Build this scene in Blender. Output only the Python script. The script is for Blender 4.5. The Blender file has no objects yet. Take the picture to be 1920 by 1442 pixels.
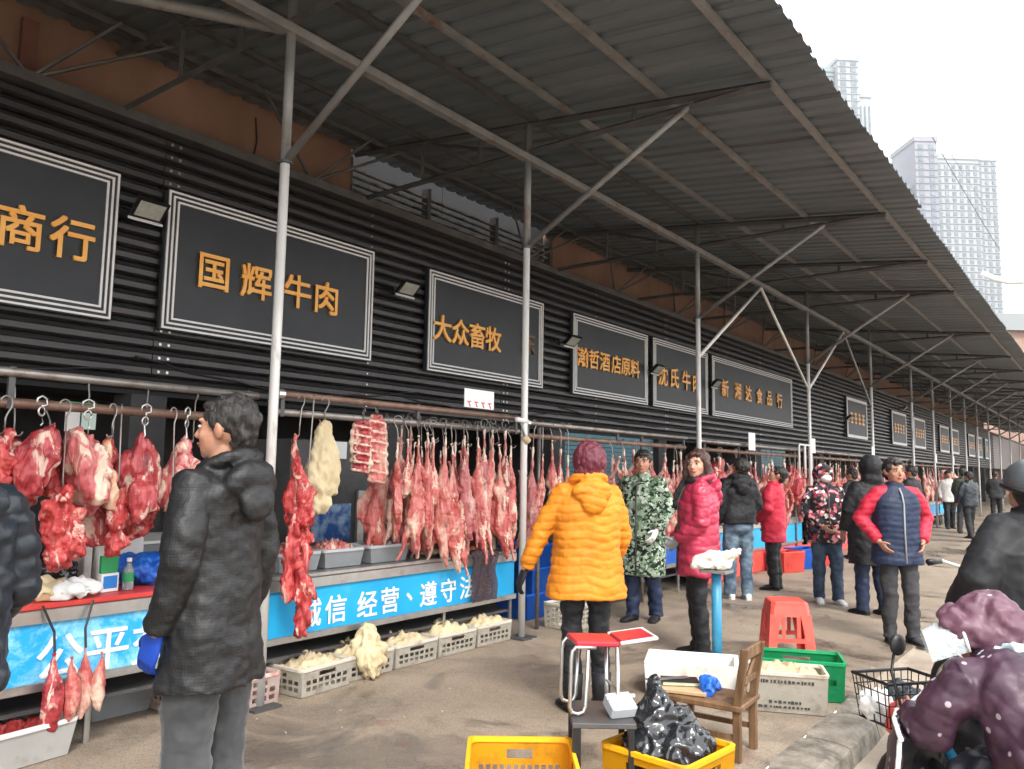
import bpy, bmesh, math, random
from mathutils import Vector, Matrix, noise, Euler

random.seed(7)
V = Vector
PI = math.pi
SC = bpy.context.scene
COL = SC.collection

# ------------------------------------------------------------------ camera, sky, sun, exposure
cam_data = bpy.data.cameras.new('camera')
cam = bpy.data.objects.new('camera', cam_data)
COL.objects.link(cam)
cam_data.sensor_width = 36.0
cam_data.lens = 36.0 * 1487.0 / 1920.0
cam_data.clip_start = 0.05
cam_data.clip_end = 3000
CAMM = Matrix(((0.7961, 0.0523, 0.6029), (0.6050, -0.0950, -0.7905), (0.0159, 0.9941, -0.1073)))
CAMM = CAMM.to_quaternion().to_matrix()
cam.matrix_world = Matrix.Translation((0, 0, 1.5)) @ CAMM.to_4x4()
SC.camera = cam

world = bpy.data.worlds.new('World')
SC.world = world
world.use_nodes = True
wt = world.node_tree
wt.nodes.clear()
w_out = wt.nodes.new('ShaderNodeOutputWorld')
w_bg = wt.nodes.new('ShaderNodeBackground')
w_sky = wt.nodes.new('ShaderNodeTexSky')
w_sky.sky_type = 'NISHITA'
w_sky.sun_disc = False
w_sky.sun_elevation = math.radians(48)
w_sky.sun_rotation = math.radians(125)
w_sky.air_density = 1.0
w_sky.dust_density = 6.0
w_mix = wt.nodes.new('ShaderNodeMixRGB')          # an even, white cloud cover over the sky
w_mix.inputs[0].default_value = 0.9
w_mix.inputs[2].default_value = (13.6, 13.9, 14.2, 1)
wt.links.new(w_sky.outputs[0], w_mix.inputs[1])
wt.links.new(w_mix.outputs[0], w_bg.inputs[0])
w_bg.inputs[1].default_value = 0.1
wt.links.new(w_bg.outputs[0], w_out.inputs[0])

sun_data = bpy.data.lights.new('sun', 'SUN')
sun_data.energy = 1.5
sun_data.angle = math.radians(16)
sun_data.color = (1.0, 0.96, 0.9)
sun = bpy.data.objects.new('sun', sun_data)
COL.objects.link(sun)
_az = math.radians(125)
_el = math.radians(48)
_sd = V((math.sin(_az) * math.cos(_el), math.cos(_az) * math.cos(_el), math.sin(_el)))
sun.rotation_euler = (-_sd).to_track_quat('-Z', 'Y').to_euler()
sun.location = (8, -8, 20)

SC.view_settings.view_transform = 'Standard'
SC.view_settings.look = 'None'
SC.view_settings.exposure = 1.35
SC.view_settings.gamma = 1.0
SC.cycles.use_denoising = True
SC.cycles.max_bounces = 6
SC.cycles.diffuse_bounces = 3
SC.cycles.caustics_reflective = False
SC.cycles.caustics_refractive = False
SC.cycles.use_adaptive_sampling = True
SC.cycles.adaptive_threshold = 0.02
SC.cycles.volume_bounces = 1

# ------------------------------------------------------------------ helpers: objects
def link(o):
    COL.objects.link(o)
    return o

def tag(o, label=None, cat=None, group=None, kind=None):
    if label: o['label'] = label
    if cat: o['category'] = cat
    if group: o['group'] = group
    if kind: o['kind'] = kind
    return o

def empty(name, loc=(0, 0, 0), rz=0.0, label=None, cat=None, group=None):
    o = bpy.data.objects.new(name, None)
    link(o)
    o.empty_display_size = 0.1
    o.location = loc
    o.rotation_euler = (0, 0, rz)
    return tag(o, label, cat, group)

def copy_tree(o, parent=None):
    c = o.copy()
    COL.objects.link(c)
    c.parent = parent
    for ch in o.children:
        copy_tree(ch, c)
    return c

def inst(name, mesh, parent=None, loc=(0, 0, 0), rot=(0, 0, 0), scale=(1, 1, 1)):
    o = bpy.data.objects.new(name, mesh)
    COL.objects.link(o)
    o.parent = parent
    o.location = loc
    o.rotation_euler = rot
    o.scale = scale
    return o

def lerp(a, b, t):
    return a + (b - a) * t

class MB:
    """collects shapes for one mesh"""
    def __init__(self):
        self.v = []; self.f = []; self.m = []
    def add(self, vs, fs, mi=0):
        b = len(self.v)
        self.v += [tuple(p) for p in vs]
        self.f += [tuple(i + b for i in q) for q in fs]
        self.m += [mi] * len(fs)
        return self
    def box(self, c, s, rot=None, mi=0):
        x, y, z = s[0] / 2, s[1] / 2, s[2] / 2
        vs = [V(p) for p in ((-x, -y, -z), (x, -y, -z), (x, y, -z), (-x, y, -z), (-x, -y, z), (x, -y, z), (x, y, z), (-x, y, z))]
        if rot is not None:
            R = rot if isinstance(rot, Matrix) else Euler(rot).to_matrix()
            vs = [R @ p for p in vs]
        c = V(c)
        return self.add([p + c for p in vs], [(0, 3, 2, 1), (4, 5, 6, 7), (0, 1, 5, 4), (1, 2, 6, 5), (2, 3, 7, 6), (3, 0, 4, 7)], mi)
    def bx(self, a, b, mi=0):
        c = [(a[i] + b[i]) / 2 for i in range(3)]
        return self.box(c, [abs(b[i] - a[i]) for i in range(3)], None, mi)
    def loft(self, rings, cap=True, mi=0, closed=True):
        n = len(rings[0]); vs = []; fs = []
        for r in rings: vs += list(r)
        for i in range(len(rings) - 1):
            for j in range(n if closed else n - 1):
                k = (j + 1) % n
                fs.append((i * n + j, i * n + k, (i + 1) * n + k, (i + 1) * n + j))
        if cap and closed:
            fs.append(tuple(reversed(range(n))))
            b = (len(rings) - 1) * n
            fs.append(tuple(b + j for j in range(n)))
        return self.add(vs, fs, mi)
    def tube(self, pts, r, n=8, cap=True, mi=0, flat=1.0, ref=None):
        pts = [V(p) for p in pts]
        if not isinstance(r, (list, tuple)): r = [r] * len(pts)
        d0 = (pts[1] - pts[0]).normalized()
        ref = V(ref) if ref else (V((0, 0, 1)) if abs(d0.z) < 0.9 else V((1, 0, 0)))
        u = (ref - d0 * ref.dot(d0)).normalized()
        rings = []
        for i, p in enumerate(pts):
            if i == 0: d = pts[1] - pts[0]
            elif i == len(pts) - 1: d = pts[-1] - pts[-2]
            else: d = (pts[i + 1] - pts[i]).normalized() + (pts[i] - pts[i - 1]).normalized()
            d = d.normalized() if d.length > 1e-9 else d0
            u = u - d * u.dot(d)
            u = u.normalized() if u.length > 1e-6 else d.orthogonal().normalized()
            w = d.cross(u)
            rr = r[i]
            ra, rb = rr if isinstance(rr, (list, tuple)) else (rr, rr * flat)
            rings.append([p + u * (ra * math.cos(2 * PI * k / n)) + w * (rb * math.sin(2 * PI * k / n)) for k in range(n)])
        return self.loft(rings, cap, mi)
    def ball(self, c, r, n=14, m=9, mi=0, rot=None):
        if not isinstance(r, (list, tuple)): r = (r, r, r)
        c = V(c); rings = []
        R = Euler(rot).to_matrix() if rot else None
        for i in range(m + 1):
            a = PI * i / m
            a = min(max(a, 0.02), PI - 0.02)
            ring = []
            for k in range(n):
                b = 2 * PI * k / n
                p = V((r[0] * math.sin(a) * math.cos(b), r[1] * math.sin(a) * math.sin(b), -r[2] * math.cos(a)))
                ring.append(c + (R @ p if R else p))
            rings.append(ring)
        return self.loft(rings, True, mi)
    def disc(self, c, r, h, n=16, axis='z', mi=0):
        c = V(c); ax = {'x': V((1, 0, 0)), 'y': V((0, 1, 0)), 'z': V((0, 0, 1))}[axis]
        return self.tube([c - ax * h / 2, c + ax * h / 2], r, n, True, mi)
    def mesh(self, name, mats=None, smooth=False, bevel=0.0):
        me = bpy.data.meshes.new(name)
        me.from_pydata(self.v, [], self.f)
        if mats is not None:
            for q in (mats if isinstance(mats, (list, tuple)) else [mats]): me.materials.append(q)
        if any(self.m): me.polygons.foreach_set('material_index', self.m)
        if bevel > 0:
            bm = bmesh.new(); bm.from_mesh(me)
            bmesh.ops.bevel(bm, geom=list(bm.edges), offset=bevel, segments=1, profile=0.5, affect='EDGES', clamp_overlap=True)
            bm.to_mesh(me); bm.free()
        if smooth: me.polygons.foreach_set('use_smooth', [True] * len(me.polygons))
        me.update()
        return me
    def build(self, name, mats, parent=None, smooth=False, bevel=0.0, loc=(0, 0, 0), rot=(0, 0, 0)):
        return inst(name, self.mesh(name, mats, smooth, bevel), parent, loc, rot)

def remesh(mb, name, voxel, mats, smooth=4, factor=0.5, ratio=1.0):
    """melt the collected shapes into one continuous skin"""
    me0 = mb.mesh('melt', None)
    bm = bmesh.new(); bm.from_mesh(me0)
    bmesh.ops.recalc_face_normals(bm, faces=list(bm.faces))
    bm.to_mesh(me0); bm.free()
    o = bpy.data.objects.new('melt', me0)
    COL.objects.link(o)
    r = o.modifiers.new('r', 'REMESH'); r.mode = 'VOXEL'; r.voxel_size = voxel
    if smooth:
        s = o.modifiers.new('s', 'SMOOTH'); s.factor = factor; s.iterations = smooth
    if ratio < 1.0:
        d = o.modifiers.new('d', 'DECIMATE'); d.ratio = ratio
    dg = bpy.context.evaluated_depsgraph_get(); dg.update()
    me = bpy.data.meshes.new_from_object(o.evaluated_get(dg))
    bpy.data.objects.remove(o); bpy.data.meshes.remove(me0)
    me.name = name
    me.materials.clear()
    for q in (mats if isinstance(mats, (list, tuple)) else [mats]): me.materials.append(q)
    me.polygons.foreach_set('material_index', [0] * len(me.polygons))
    me.polygons.foreach_set('use_smooth', [True] * len(me.polygons))
    return me

def displace(me, fn):
    nor = [v.normal.copy() for v in me.vertices]
    for v, n in zip(me.vertices, nor):
        v.co += n * fn(v.co, n)
    me.update()
    return me

def fbm(p, s, o=(0, 0, 0), octaves=3):
    return noise.fractal((V(p) + V(o)) * s, 1.0, 2.0, octaves)

ORD = ['first', 'second', 'third', 'fourth', 'fifth', 'sixth', 'seventh', 'eighth', 'ninth', 'tenth', 'eleventh', 'twelfth', 'thirteenth',
       'fourteenth', 'fifteenth', 'sixteenth', 'seventeenth', 'eighteenth', 'nineteenth', 'twentieth', 'twenty-first', 'twenty-second',
       'twenty-third', 'twenty-fourth', 'twenty-fifth', 'twenty-sixth', 'twenty-seventh', 'twenty-eighth', 'twenty-ninth', 'thirtieth']

# ------------------------------------------------------------------ helpers: materials
MATS = {}
def rgb(c):
    return (c[0], c[1], c[2], 1.0)

class NT:
    def __init__(self, name):
        self.mat = bpy.data.materials.new(name)
        self.mat.use_nodes = True
        self.t = self.mat.node_tree
        self.b = self.t.nodes['Principled BSDF']
        MATS[name] = self.mat
        self._co = None
    def n(self, kind, **kw):
        q = self.t.nodes.new(kind)
        for k, v in kw.items(): setattr(q, k, v)
        return q
    def l(self, a, b): self.t.links.new(a, b)
    def co(self, vary=True):
        if self._co is None:
            tc = self.n('ShaderNodeTexCoord')
            if vary:
                oi = self.n('ShaderNodeObjectInfo')
                ad = self.n('ShaderNodeVectorMath', operation='MULTIPLY_ADD')
                ad.inputs[1].default_value = (37.0, 23.0, 11.0)
                self.l(oi.outputs['Random'], ad.inputs[0])
                self.l(tc.outputs['Object'], ad.inputs[2])
                self._co = ad.outputs[0]
            else:
                self._co = tc.outputs['Object']
        return self._co
    def noise(self, scale, detail=4, rough=0.55, dist=0.0, stretch=None):
        q = self.n('ShaderNodeTexNoise')
        q.inputs['Scale'].default_value = scale; q.inputs['Detail'].default_value = detail
        q.inputs['Roughness'].default_value = rough; q.inputs['Distortion'].default_value = dist
        c = self.co()
        if stretch:
            mp = self.n('ShaderNodeMapping'); mp.inputs['Scale'].default_value = stretch
            self.l(c, mp.inputs[0]); c = mp.outputs[0]
        self.l(c, q.inputs['Vector'])
        return q.outputs['Fac']
    def voro(self, scale, feature='F1', out='Distance', rand=1.0):
        q = self.n('ShaderNodeTexVoronoi', feature=feature)
        q.inputs['Scale'].default_value = scale
        q.inputs['Randomness'].default_value = rand
        self.l(self.co(), q.inputs['Vector'])
        return q.outputs[out]
    def ramp(self, fac, stops, interp='LINEAR'):
        q = self.n('ShaderNodeValToRGB'); q.color_ramp.interpolation = interp
        e = q.color_ramp.elements
        while len(e) < len(stops): e.new(0.5)
        for i, (p, c) in enumerate(stops):
            e[i].position = p
            e[i].color = rgb(c) if isinstance(c, (tuple, list)) else (c, c, c, 1)
        self.l(fac, q.inputs[0])
        return q.outputs[0]
    def mix(self, fac, a, b, mode='MIX'):
        q = self.n('ShaderNodeMixRGB', blend_type=mode)
        for k, x in ((0, fac), (1, a), (2, b)):
            if hasattr(x, 'node'): self.l(x, q.inputs[k])
            else: q.inputs[k].default_value = rgb(x) if isinstance(x, (tuple, list)) else x
        return q.outputs[0]
    def bump(self, h, strength=0.3, dist=0.01):
        q = self.n('ShaderNodeBump'); q.inputs['Strength'].default_value = strength; q.inputs['Distance'].default_value = dist
        self.l(h, q.inputs['Height'])
        self.l(q.outputs[0], self.b.inputs['Normal'])
    def color(self, c):
        if hasattr(c, 'node'): self.l(c, self.b.inputs['Base Color'])
        else: self.b.inputs['Base Color'].default_value = rgb(c)
    def set(self, rough=0.6, metal=0.0, spec=0.5, coat=0.0):
        if hasattr(rough, 'node'): self.l(rough, self.b.inputs['Roughness'])
        else: self.b.inputs['Roughness'].default_value = rough
        self.b.inputs['Metallic'].default_value = metal
        self.b.inputs['Specular IOR Level'].default_value = spec
        if coat: self.b.inputs['Coat Weight'].default_value = coat; self.b.inputs['Coat Roughness'].default_value = 0.15
        return self.mat

def mat(name, c, c2=None, scale=6.0, rough=0.6, metal=0.0, spec=0.4, bump=0.0, bscale=40.0, lo=0.35, hi=0.7, dirt=None, dscale=2.5, dlo=0.55, dhi=0.8, coat=0.0, stretch=None):
    m = NT(name)
    col = c
    if c2 is not None:
        col = m.ramp(m.noise(scale, 5, 0.6, stretch=stretch), [(lo, c), (hi, c2)])
    if dirt is not None:
        f = m.ramp(m.noise(dscale, 6, 0.65, stretch=stretch), [(dlo, 0.0), (dhi, 1.0)])
        col = m.mix(f, col, dirt)
    m.color(col)
    if bump: m.bump(m.noise(bscale, 4, 0.6), bump, 0.01)
    return m.set(rough, metal, spec, coat)

def hsv_jit(c, j):
    return tuple(max(0, x * (1 + random.uniform(-j, j))) for x in c)
# ------------------------------------------------------------------ materials of the setting
g = NT('pavement_concrete')
big = g.noise(0.55, 6, 0.6)
fine = g.noise(26, 6, 0.7)
stain = g.noise(1.6, 7, 0.72, 0.6)
base = g.ramp(big, [(0.3, (0.225, 0.172, 0.122)), (0.7, (0.335, 0.268, 0.20))])
base = g.mix(g.ramp(stain, [(0.46, 0.0), (0.66, 0.75)]), base, (0.11, 0.086, 0.064))
base = g.mix(g.ramp(fine, [(0.35, 0.0), (0.75, 0.35)]), base, (0.38, 0.32, 0.26))
grit = g.noise(75, 8, 0.75)
base = g.mix(g.ramp(grit, [(0.40, 0.55), (0.50, 0.0)]), base, (0.09, 0.07, 0.052))
base = g.mix(g.ramp(grit, [(0.58, 0.0), (0.68, 0.6)]), base, (0.46, 0.39, 0.31))
wet = g.noise(0.9, 5, 0.6, 0.8)
wf = g.ramp(wet, [(0.56, 0.0), (0.64, 1.0)])
base = g.mix(wf, base, g.mix(0.55, base, (0.05, 0.038, 0.03)))
crk = g.ramp(g.noise(0.8, 9, 0.62, 0.3), [(0.490, 0.0), (0.4965, 0.6), (0.5, 0.6), (0.506, 0.0)])
base = g.mix(g.mix(1.0, crk, g.ramp(g.noise(0.5, 3), [(0.48, 0.0), (0.58, 1.0)]), 'MULTIPLY'), base, (0.05, 0.04, 0.032))
bl = g.noise(2.3, 4, 0.5, 1.0)
base = g.mix(g.ramp(bl, [(0.66, 0.0), (0.74, 0.35)]), base, (0.16, 0.055, 0.04))
g.color(base)
g.bump(g.mix(0.5, fine, grit), 0.7, 0.008)
g.set(g.mix(wf, g.ramp(stain, [(0.42, 0.8), (0.68, 0.5)]), (0.26, 0.26, 0.26)), 0, 0.4)
M_GROUND = g.mat
M_ROAD = mat('road_concrete', (0.29, 0.235, 0.18), (0.37, 0.31, 0.25), 1.2, 0.85, bump=0.5, bscale=40, dirt=(0.15, 0.12, 0.09), dscale=1.1)
M_KERB = mat('kerb_stone', (0.18, 0.155, 0.125), (0.30, 0.265, 0.22), 9, 0.9, bump=1.0, bscale=26, dirt=(0.06, 0.05, 0.04), dscale=5, dlo=0.45, dhi=0.7)
M_SLAT = mat('slat_dark_metal', (0.023, 0.021, 0.022), (0.044, 0.039, 0.039), 3, 0.42, 0.25, 0.5, dirt=(0.052, 0.045, 0.04), dscale=1.7, dlo=0.58, dhi=0.85, stretch=(1, 0.35, 2))
M_BACK = mat('backing_black', (0.008, 0.008, 0.009), None, rough=0.8)
M_BEIGE = mat('wall_ochre_render', (0.19, 0.108, 0.075), (0.26, 0.155, 0.11), 1.5, 0.85, bump=0.25, bscale=30, dirt=(0.20, 0.11, 0.075), dscale=1.3, stretch=(1, 1, 0.35))
M_ROOF = mat('roof_sheet_zinc', (0.118, 0.150, 0.170), (0.175, 0.198, 0.212), 1.2, 0.48, 0.25, 0.5, dirt=(0.11, 0.108, 0.105), dscale=0.9, dlo=0.52, dhi=0.8, stretch=(0.35, 2.0, 1))
M_STEEL = mat('steel_paint_grey', (0.17, 0.172, 0.170), (0.25, 0.25, 0.245), 4, 0.5, 0.2, 0.5, dirt=(0.16, 0.09, 0.055), dscale=5, dlo=0.56, dhi=0.72)
M_STEELD = mat('steel_paint_dark', (0.055, 0.055, 0.056), (0.095, 0.093, 0.092), 5, 0.55, 0.2, 0.5, dirt=(0.10, 0.05, 0.03), dscale=6, dlo=0.6, dhi=0.75)
M_POST = mat('post_white_paint', (0.60, 0.585, 0.56), (0.74, 0.72, 0.70), 5, 0.42, 0.1, 0.5, dirt=(0.30, 0.22, 0.16), dscale=7, dlo=0.58, dhi=0.75, stretch=(1, 1, 0.3))
M_BOARD = mat('sign_board_grey', (0.020, 0.023, 0.028), (0.030, 0.033, 0.039), 2, 0.5, 0, 0.4, dirt=(0.045, 0.048, 0.05), dscale=1.4, dlo=0.6, dhi=0.9)
M_LINE = mat('sign_line_white', (0.72, 0.71, 0.70), (0.80, 0.79, 0.79), 8, 0.45)
M_GOLD = mat('letter_gold', (0.88, 0.38, 0.05), (0.95, 0.50, 0.11), 5, 0.38, 0.0, 0.5)
M_GOLDF = mat('letter_gold_faded', (0.16, 0.09, 0.035), None, rough=0.6)
M_GLASS = mat('lamp_glass', (0.34, 0.36, 0.31), (0.46, 0.47, 0.41), 20, 0.25, 0, 0.6)
M_BLACKP = mat('black_plastic', (0.012, 0.012, 0.013), None, rough=0.4)
M_INT = mat('shop_inside_grey', (0.028, 0.028, 0.03), (0.05, 0.048, 0.046), 2, 0.8)
M_TEAL = mat('shutter_teal', (0.03, 0.13, 0.17), (0.05, 0.17, 0.21), 3, 0.5)

# ------------------------------------------------------------------ ground, road, kerb
def structure(name, mb, m, label=None, **k):
    o = mb.build(name, m, **k)
    o['kind'] = 'structure'
    if label: o['label'] = label
    return o

mb = MB()                                             # pavement: level under the canopy, spreading over the road past the kerb's end
pts = [(-420, -60), (-1.52, -60), (-1.52, 6.1), (2.5, 9.0), (420, 9.0), (420, 700), (-420, 700)]
nx = []
mb.add([(x, y, 0) for x, y in [(-420, -60), (-1.52, -60), (-1.52, 6.1), (-1.52, 8.2), (-420, 8.2)]], [(0, 1, 2, 3, 4)])
mb.add([(-420, 8.2, 0), (-1.52, 8.2, 0), (420, 8.2, 0), (420, 700, 0), (-420, 700, 0)], [(0, 1, 2, 3, 4)])
structure('pavement', mb, M_GROUND, 'worn brown concrete pavement under the canopy')
mb = MB()
mb.add([(-1.6, -60, -0.11), (420, -60, -0.11), (420, 6.1, -0.11), (-1.6, 6.1, -0.11)], [(0, 1, 2, 3)])
mb.add([(-1.6, 6.1, -0.11), (420, 6.1, -0.11), (420, 8.4, -0.004), (-1.6, 8.4, -0.004)], [(0, 1, 2, 3)])
mb.add([(-1.521, 6.0, -0.12), (-1.521, 8.3, -0.12), (-1.521, 8.3, -0.002), (-1.521, 6.0, -0.002)], [(0, 1, 2, 3)])
structure('road', mb, M_ROAD, 'pale concrete road lying below the kerb')
kr = empty('kerb')
tag(kr, 'row of chipped grey kerb stones along the road', kind='structure')
y = -2.0
random.seed(5)
while y < 6.0:
    L = 0.62
    km = MB()
    rings = []
    for i in range(9):
        t = i / 8
        yy = y + 0.006 + (L - 0.012) * t
        j = lambda k, i=i: 0.006 * noise.noise(V((k * 3.1, yy * 6, 2.0)))
        e = 0.012 if i in (0, 8) else 0
        rings.append([V((-1.525, yy, -0.13)), V((-1.525 + e, yy, 0.012 - e + 2 * j(1))), V((-1.42 + j(2), yy, 0.020 - e + 2 * j(3))), V((-1.30 + 2 * j(4) - e, yy, 0.016 - e + 2 * j(5))), V((-1.262 + 2 * j(7) - e, yy, -0.012 + 2 * j(8))), V((-1.245 + j(6), yy, -0.13))])
    km.loft(rings)
    km.build('kerb_stone', M_KERB, kr)
    y += L

lit = MB()                                            # crumbs and scraps trodden into the ground
random.seed(11)
for k in range(170):
    x = random.uniform(-4.6, -1.6); yy = random.uniform(1.2, 10.0)
    r = random.uniform(0.003, 0.011) * (1.7 if random.random() < 0.08 else 1)
    a = random.random() * PI
    lit.box((x, yy, 0.003 + r * 0.15), (r * 2, r * random.uniform(0.6, 1.6), r * 0.5), (random.uniform(-.2, .2), random.uniform(-.2, .2), a))
o = lit.build('litter', mat('litter_pale', (0.26, 0.21, 0.16), (0.50, 0.44, 0.36), 30, 0.8))
tag(o, 'pale crumbs and scraps trodden into the pavement', 'litter', kind='stuff')

# ------------------------------------------------------------------ market building: slat facade, ochre wall, shop openings
FX = -6.70                                            # plane of the slats
hall = empty('market_building', (FX, 0, 0), 0, 'long market hall clad in dark horizontal slats, ochre wall above', 'building')
def part(mb, name, m, parent, **k):
    return mb.build(name, m, parent, loc=(-parent.location.x, -parent.location.y, -parent.location.z) if parent and parent.rotation_euler.z == 0 else (0, 0, 0), **k)

PITCH = 0.122
Z0 = 2.14
NS = 19
BAY = 4.94
def slat_mesh(L):
    m = MB()
    prof = [(-0.05, 0.004), (0.0, 0.012), (0.022, 0.026), (0.024, 0.070), (0.004, 0.088), (-0.05, 0.092)]
    m.loft([[V((x, 0.004, z)) for x, z in prof], [V((x, L - 0.004, z)) for x, z in prof]])
    return m.mesh('slat', M_SLAT)
sl = slat_mesh(BAY)
rv = MB()
for i in range(NS):
    for yy in (0.06, 0.14):
        rv.disc((0.026, yy, i * PITCH + 0.047), 0.013, 0.008, 8, 'x')
    rv.disc((0.026, 2.50, i * PITCH + 0.047), 0.010, 0.008, 8, 'x')
rvm = rv.mesh('rivets', mat('rivet_bright', (0.62, 0.62, 0.60), (0.30, 0.30, 0.30), 3, 0.35, 0.6))
y0 = 3.56 - BAY
random.seed(3)
for b in range(13):
    yb = y0 + b * BAY
    for i in range(NS):
        o = inst('slat', sl, hall, (random.uniform(-.002, .002), yb, Z0 + i * PITCH), (random.uniform(-.02, .02) * 0, random.uniform(-.03, .03), 0))
    inst('rivet_line', rvm, hall, (0, yb, Z0))['kind'] = 'stuff'
YE = y0 + 13 * BAY
m = MB(); m.bx((FX - 0.30, -8, Z0 - 0.04), (FX - 0.055, 95, 4.45))
part(m, 'backing_wall', M_BACK, hall)
for a, b in ((-8, y0 - 0.01), (YE + 0.01, 95)):
    m = MB(); m.bx((FX - 0.05, a, Z0), (FX + 0.015, b, 4.44)); part(m, 'end_cladding', M_SLAT, hall)
m = MB()                                              # gutter along the top of the slats
m.loft([[V((FX - 0.28, y, 4.455)), V((FX + 0.10, y, 4.455)), V((FX + 0.11, y, 4.54)), V((FX + 0.085, y, 4.54)), V((FX + 0.075, y, 4.48)), V((FX - 0.28, y, 4.48))] for y in (-8, 95)])
part(m, 'gutter', M_STEELD, hall)
for a, b in ((-8, 5.86), (9.98, 60)):
    m = MB(); m.bx((FX - 0.34, a, 4.482), (FX - 0.16, b, 5.6))
    part(m, 'upper_wall', M_BEIGE, hall)
m = MB(); m.bx((FX - 0.20, 2.38, 4.484), (FX - 0.10, 2.50, 5.06)); part(m, 'wall_pilaster', mat('pilaster_red_brown', (0.12, 0.05, 0.04), (0.18, 0.08, 0.06), 4, 0.7), hall)
m = MB(); m.tube([(FX - 0.15, 4.55, 4.49), (FX - 0.14, 4.6, 4.8), (FX - 0.15, 4.58, 5.05)], 0.008, 6); part(m, 'wall_cable', M_BLACKP, hall)
# dark open louvres where the ochre wall is missing
for i in range(6):
    m = MB(); m.loft([[V((FX - 0.30, y, 4.55 + i * 0.085)), V((FX - 0.20, y, 4.53 + i * 0.085)), V((FX - 0.195, y, 4.545 + i * 0.085)), V((FX - 0.295, y, 4.567 + i * 0.085))] for y in (5.9, 9.94)])
    part(m, 'louvre', mat('louvre_worn', (0.14, 0.13, 0.125), (0.30, 0.29, 0.28), 5, 0.5, 0.3, dirt=(0.03, 0.03, 0.03), dscale=4, dlo=0.45, dhi=0.6) if i == 0 else MATS['louvre_worn'], hall)
m = MB(); m.bx((FX - 0.62, 5.87, 4.482), (FX - 0.60, 7.9, 5.7)); part(m, 'louvre_sky_blocker', M_BACK, hall)  # black sheets added behind the louvres to shut out sky and keep the gap dark
m = MB(); m.bx((FX - 0.62, 7.91, 4.482), (FX - 0.60, 11.2, 5.7)); part(m, 'louvre_sky_blocker', M_BACK, hall)
for yy in (5.88, 7.2, 8.6, 9.96):
    m = MB(); m.bx((FX - 0.28, yy - 0.03, 4.484), (FX - 0.17, yy + 0.03, 5.08)); part(m, 'louvre_post', M_STEELD, hall)
# wall under the slats: piers and open shop bays with a dark room behind
piers = [-1.38, 3.56, 6.55, 9.95, 13.38, 18.32, 23.26, 28.2, 33.1, 38.1, 43.0, 48.0, 53.0, 57.9]
for k, yy in enumerate(piers):
    m = MB(); m.bx((FX - 0.28, yy - 0.16, 0), (FX + 0.02, yy + 0.16, Z0 - 0.042)); part(m, 'pier', M_INT, hall)
m = MB(); m.bx((FX - 3.0, -8, 0.004), (FX - 2.9, 95, 2.4)); part(m, 'shop_back_wall', M_INT, hall)
m = MB(); m.bx((FX - 2.9, -8, 2.25), (FX - 0.3, 95, 2.35)); part(m, 'shop_ceiling', M_INT, hall)
for a, b in ((10.15, 13.2), (18.5, 20.5), (28.4, 30.6)):
    m = MB()
    n = 12
    for i in range(n):
        z = 1.30 + i * 0.067
        m.bx((FX - 0.10, a, z), (FX - 0.08, b, z + 0.058))
    part(m, 'roller_shutter', M_TEAL, hall)

# ------------------------------------------------------------------ canopy
RZ = lambda x: 5.145 - 0.117 * (x + 6.82)            # underside of the roof sheets
can = empty('market_canopy', (-4.35, 0, 0), 0, 'corrugated metal canopy on steel trusses and posts over the stalls', 'canopy')
XW, XE = -6.98, -1.70
def sheet_mesh(W=0.84):
    m = MB()
    prof = []
    p = W / 4
    for k in range(4):
        b = k * p
        prof += [(b, 0), (b + 0.110, 0), (b + 0.130, 0.028), (b + p - 0.022, 0.028)]
    prof.append((W, 0.0))
    top = []
    for x in (XW, -4.3, XE):
        top.append([V((x, y, RZ(x) + 0.030 + z)) for y, z in prof])
    m.loft(top, False, 0, False)
    bot = [[p - V((0, 0, 0.0025)) for p in r] for r in top]
    m.loft([list(reversed(r)) for r in bot], False, 0, False)
    return m.mesh('roof_sheet', M_ROOF)
sm = sheet_mesh()
random.seed(21)
for k in range(96):
    yy = -6.0 + k * 0.834
    off = random.uniform(-0.012, 0.012) + (0.07 if yy < 9.45 else 0.0)
    inst('roof_sheet', sm, can, (4.35 + off, yy, -0.117 * off + random.uniform(0, 0.004)))
YA, YB = -6.0, 75.0
for k, (x, w, h, mt) in enumerate(((-2.03, 0.045, 0.05, M_STEEL), (-2.92, 0.045, 0.05, M_STEEL), (-3.86, 0.045, 0.05, M_STEEL), (-4.30, 0.05, 0.05, M_STEELD), (-4.95, 0.04, 0.045, M_STEELD), (-5.75, 0.04, 0.045, M_STEELD), (-6.5, 0.04, 0.045, M_STEELD))):
    m = MB(); m.bx((x - w / 2, YA, RZ(x) - h + 0.022), (x + w / 2, YB, RZ(x) + 0.022))
    part(m, 'purlin', mt, can)
m = MB(); m.bx((-4.385, YA, 4.44), (-4.315, YB, 4.505)); part(m, 'long_beam', M_STEEL, can)
POSTS = [-1.6, 3.15, 5.90, 9.76, 14.48, 19.08, 23.5, 26.6, 29.8, 32.85, 36.0, 39.5, 43.5, 48, 53, 58]
TR = [-1.6, 3.15, 5.90, 9.76, 12.3, 14.6, 19.3, 23.3, 26.6, 29.8, 32.85, 36.0, 39.5, 43.5, 48, 53, 58]
def angle_bar(m, a, b, w=0.045):
    m.tube([a, b], w * 0.707, 4, True)
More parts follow.
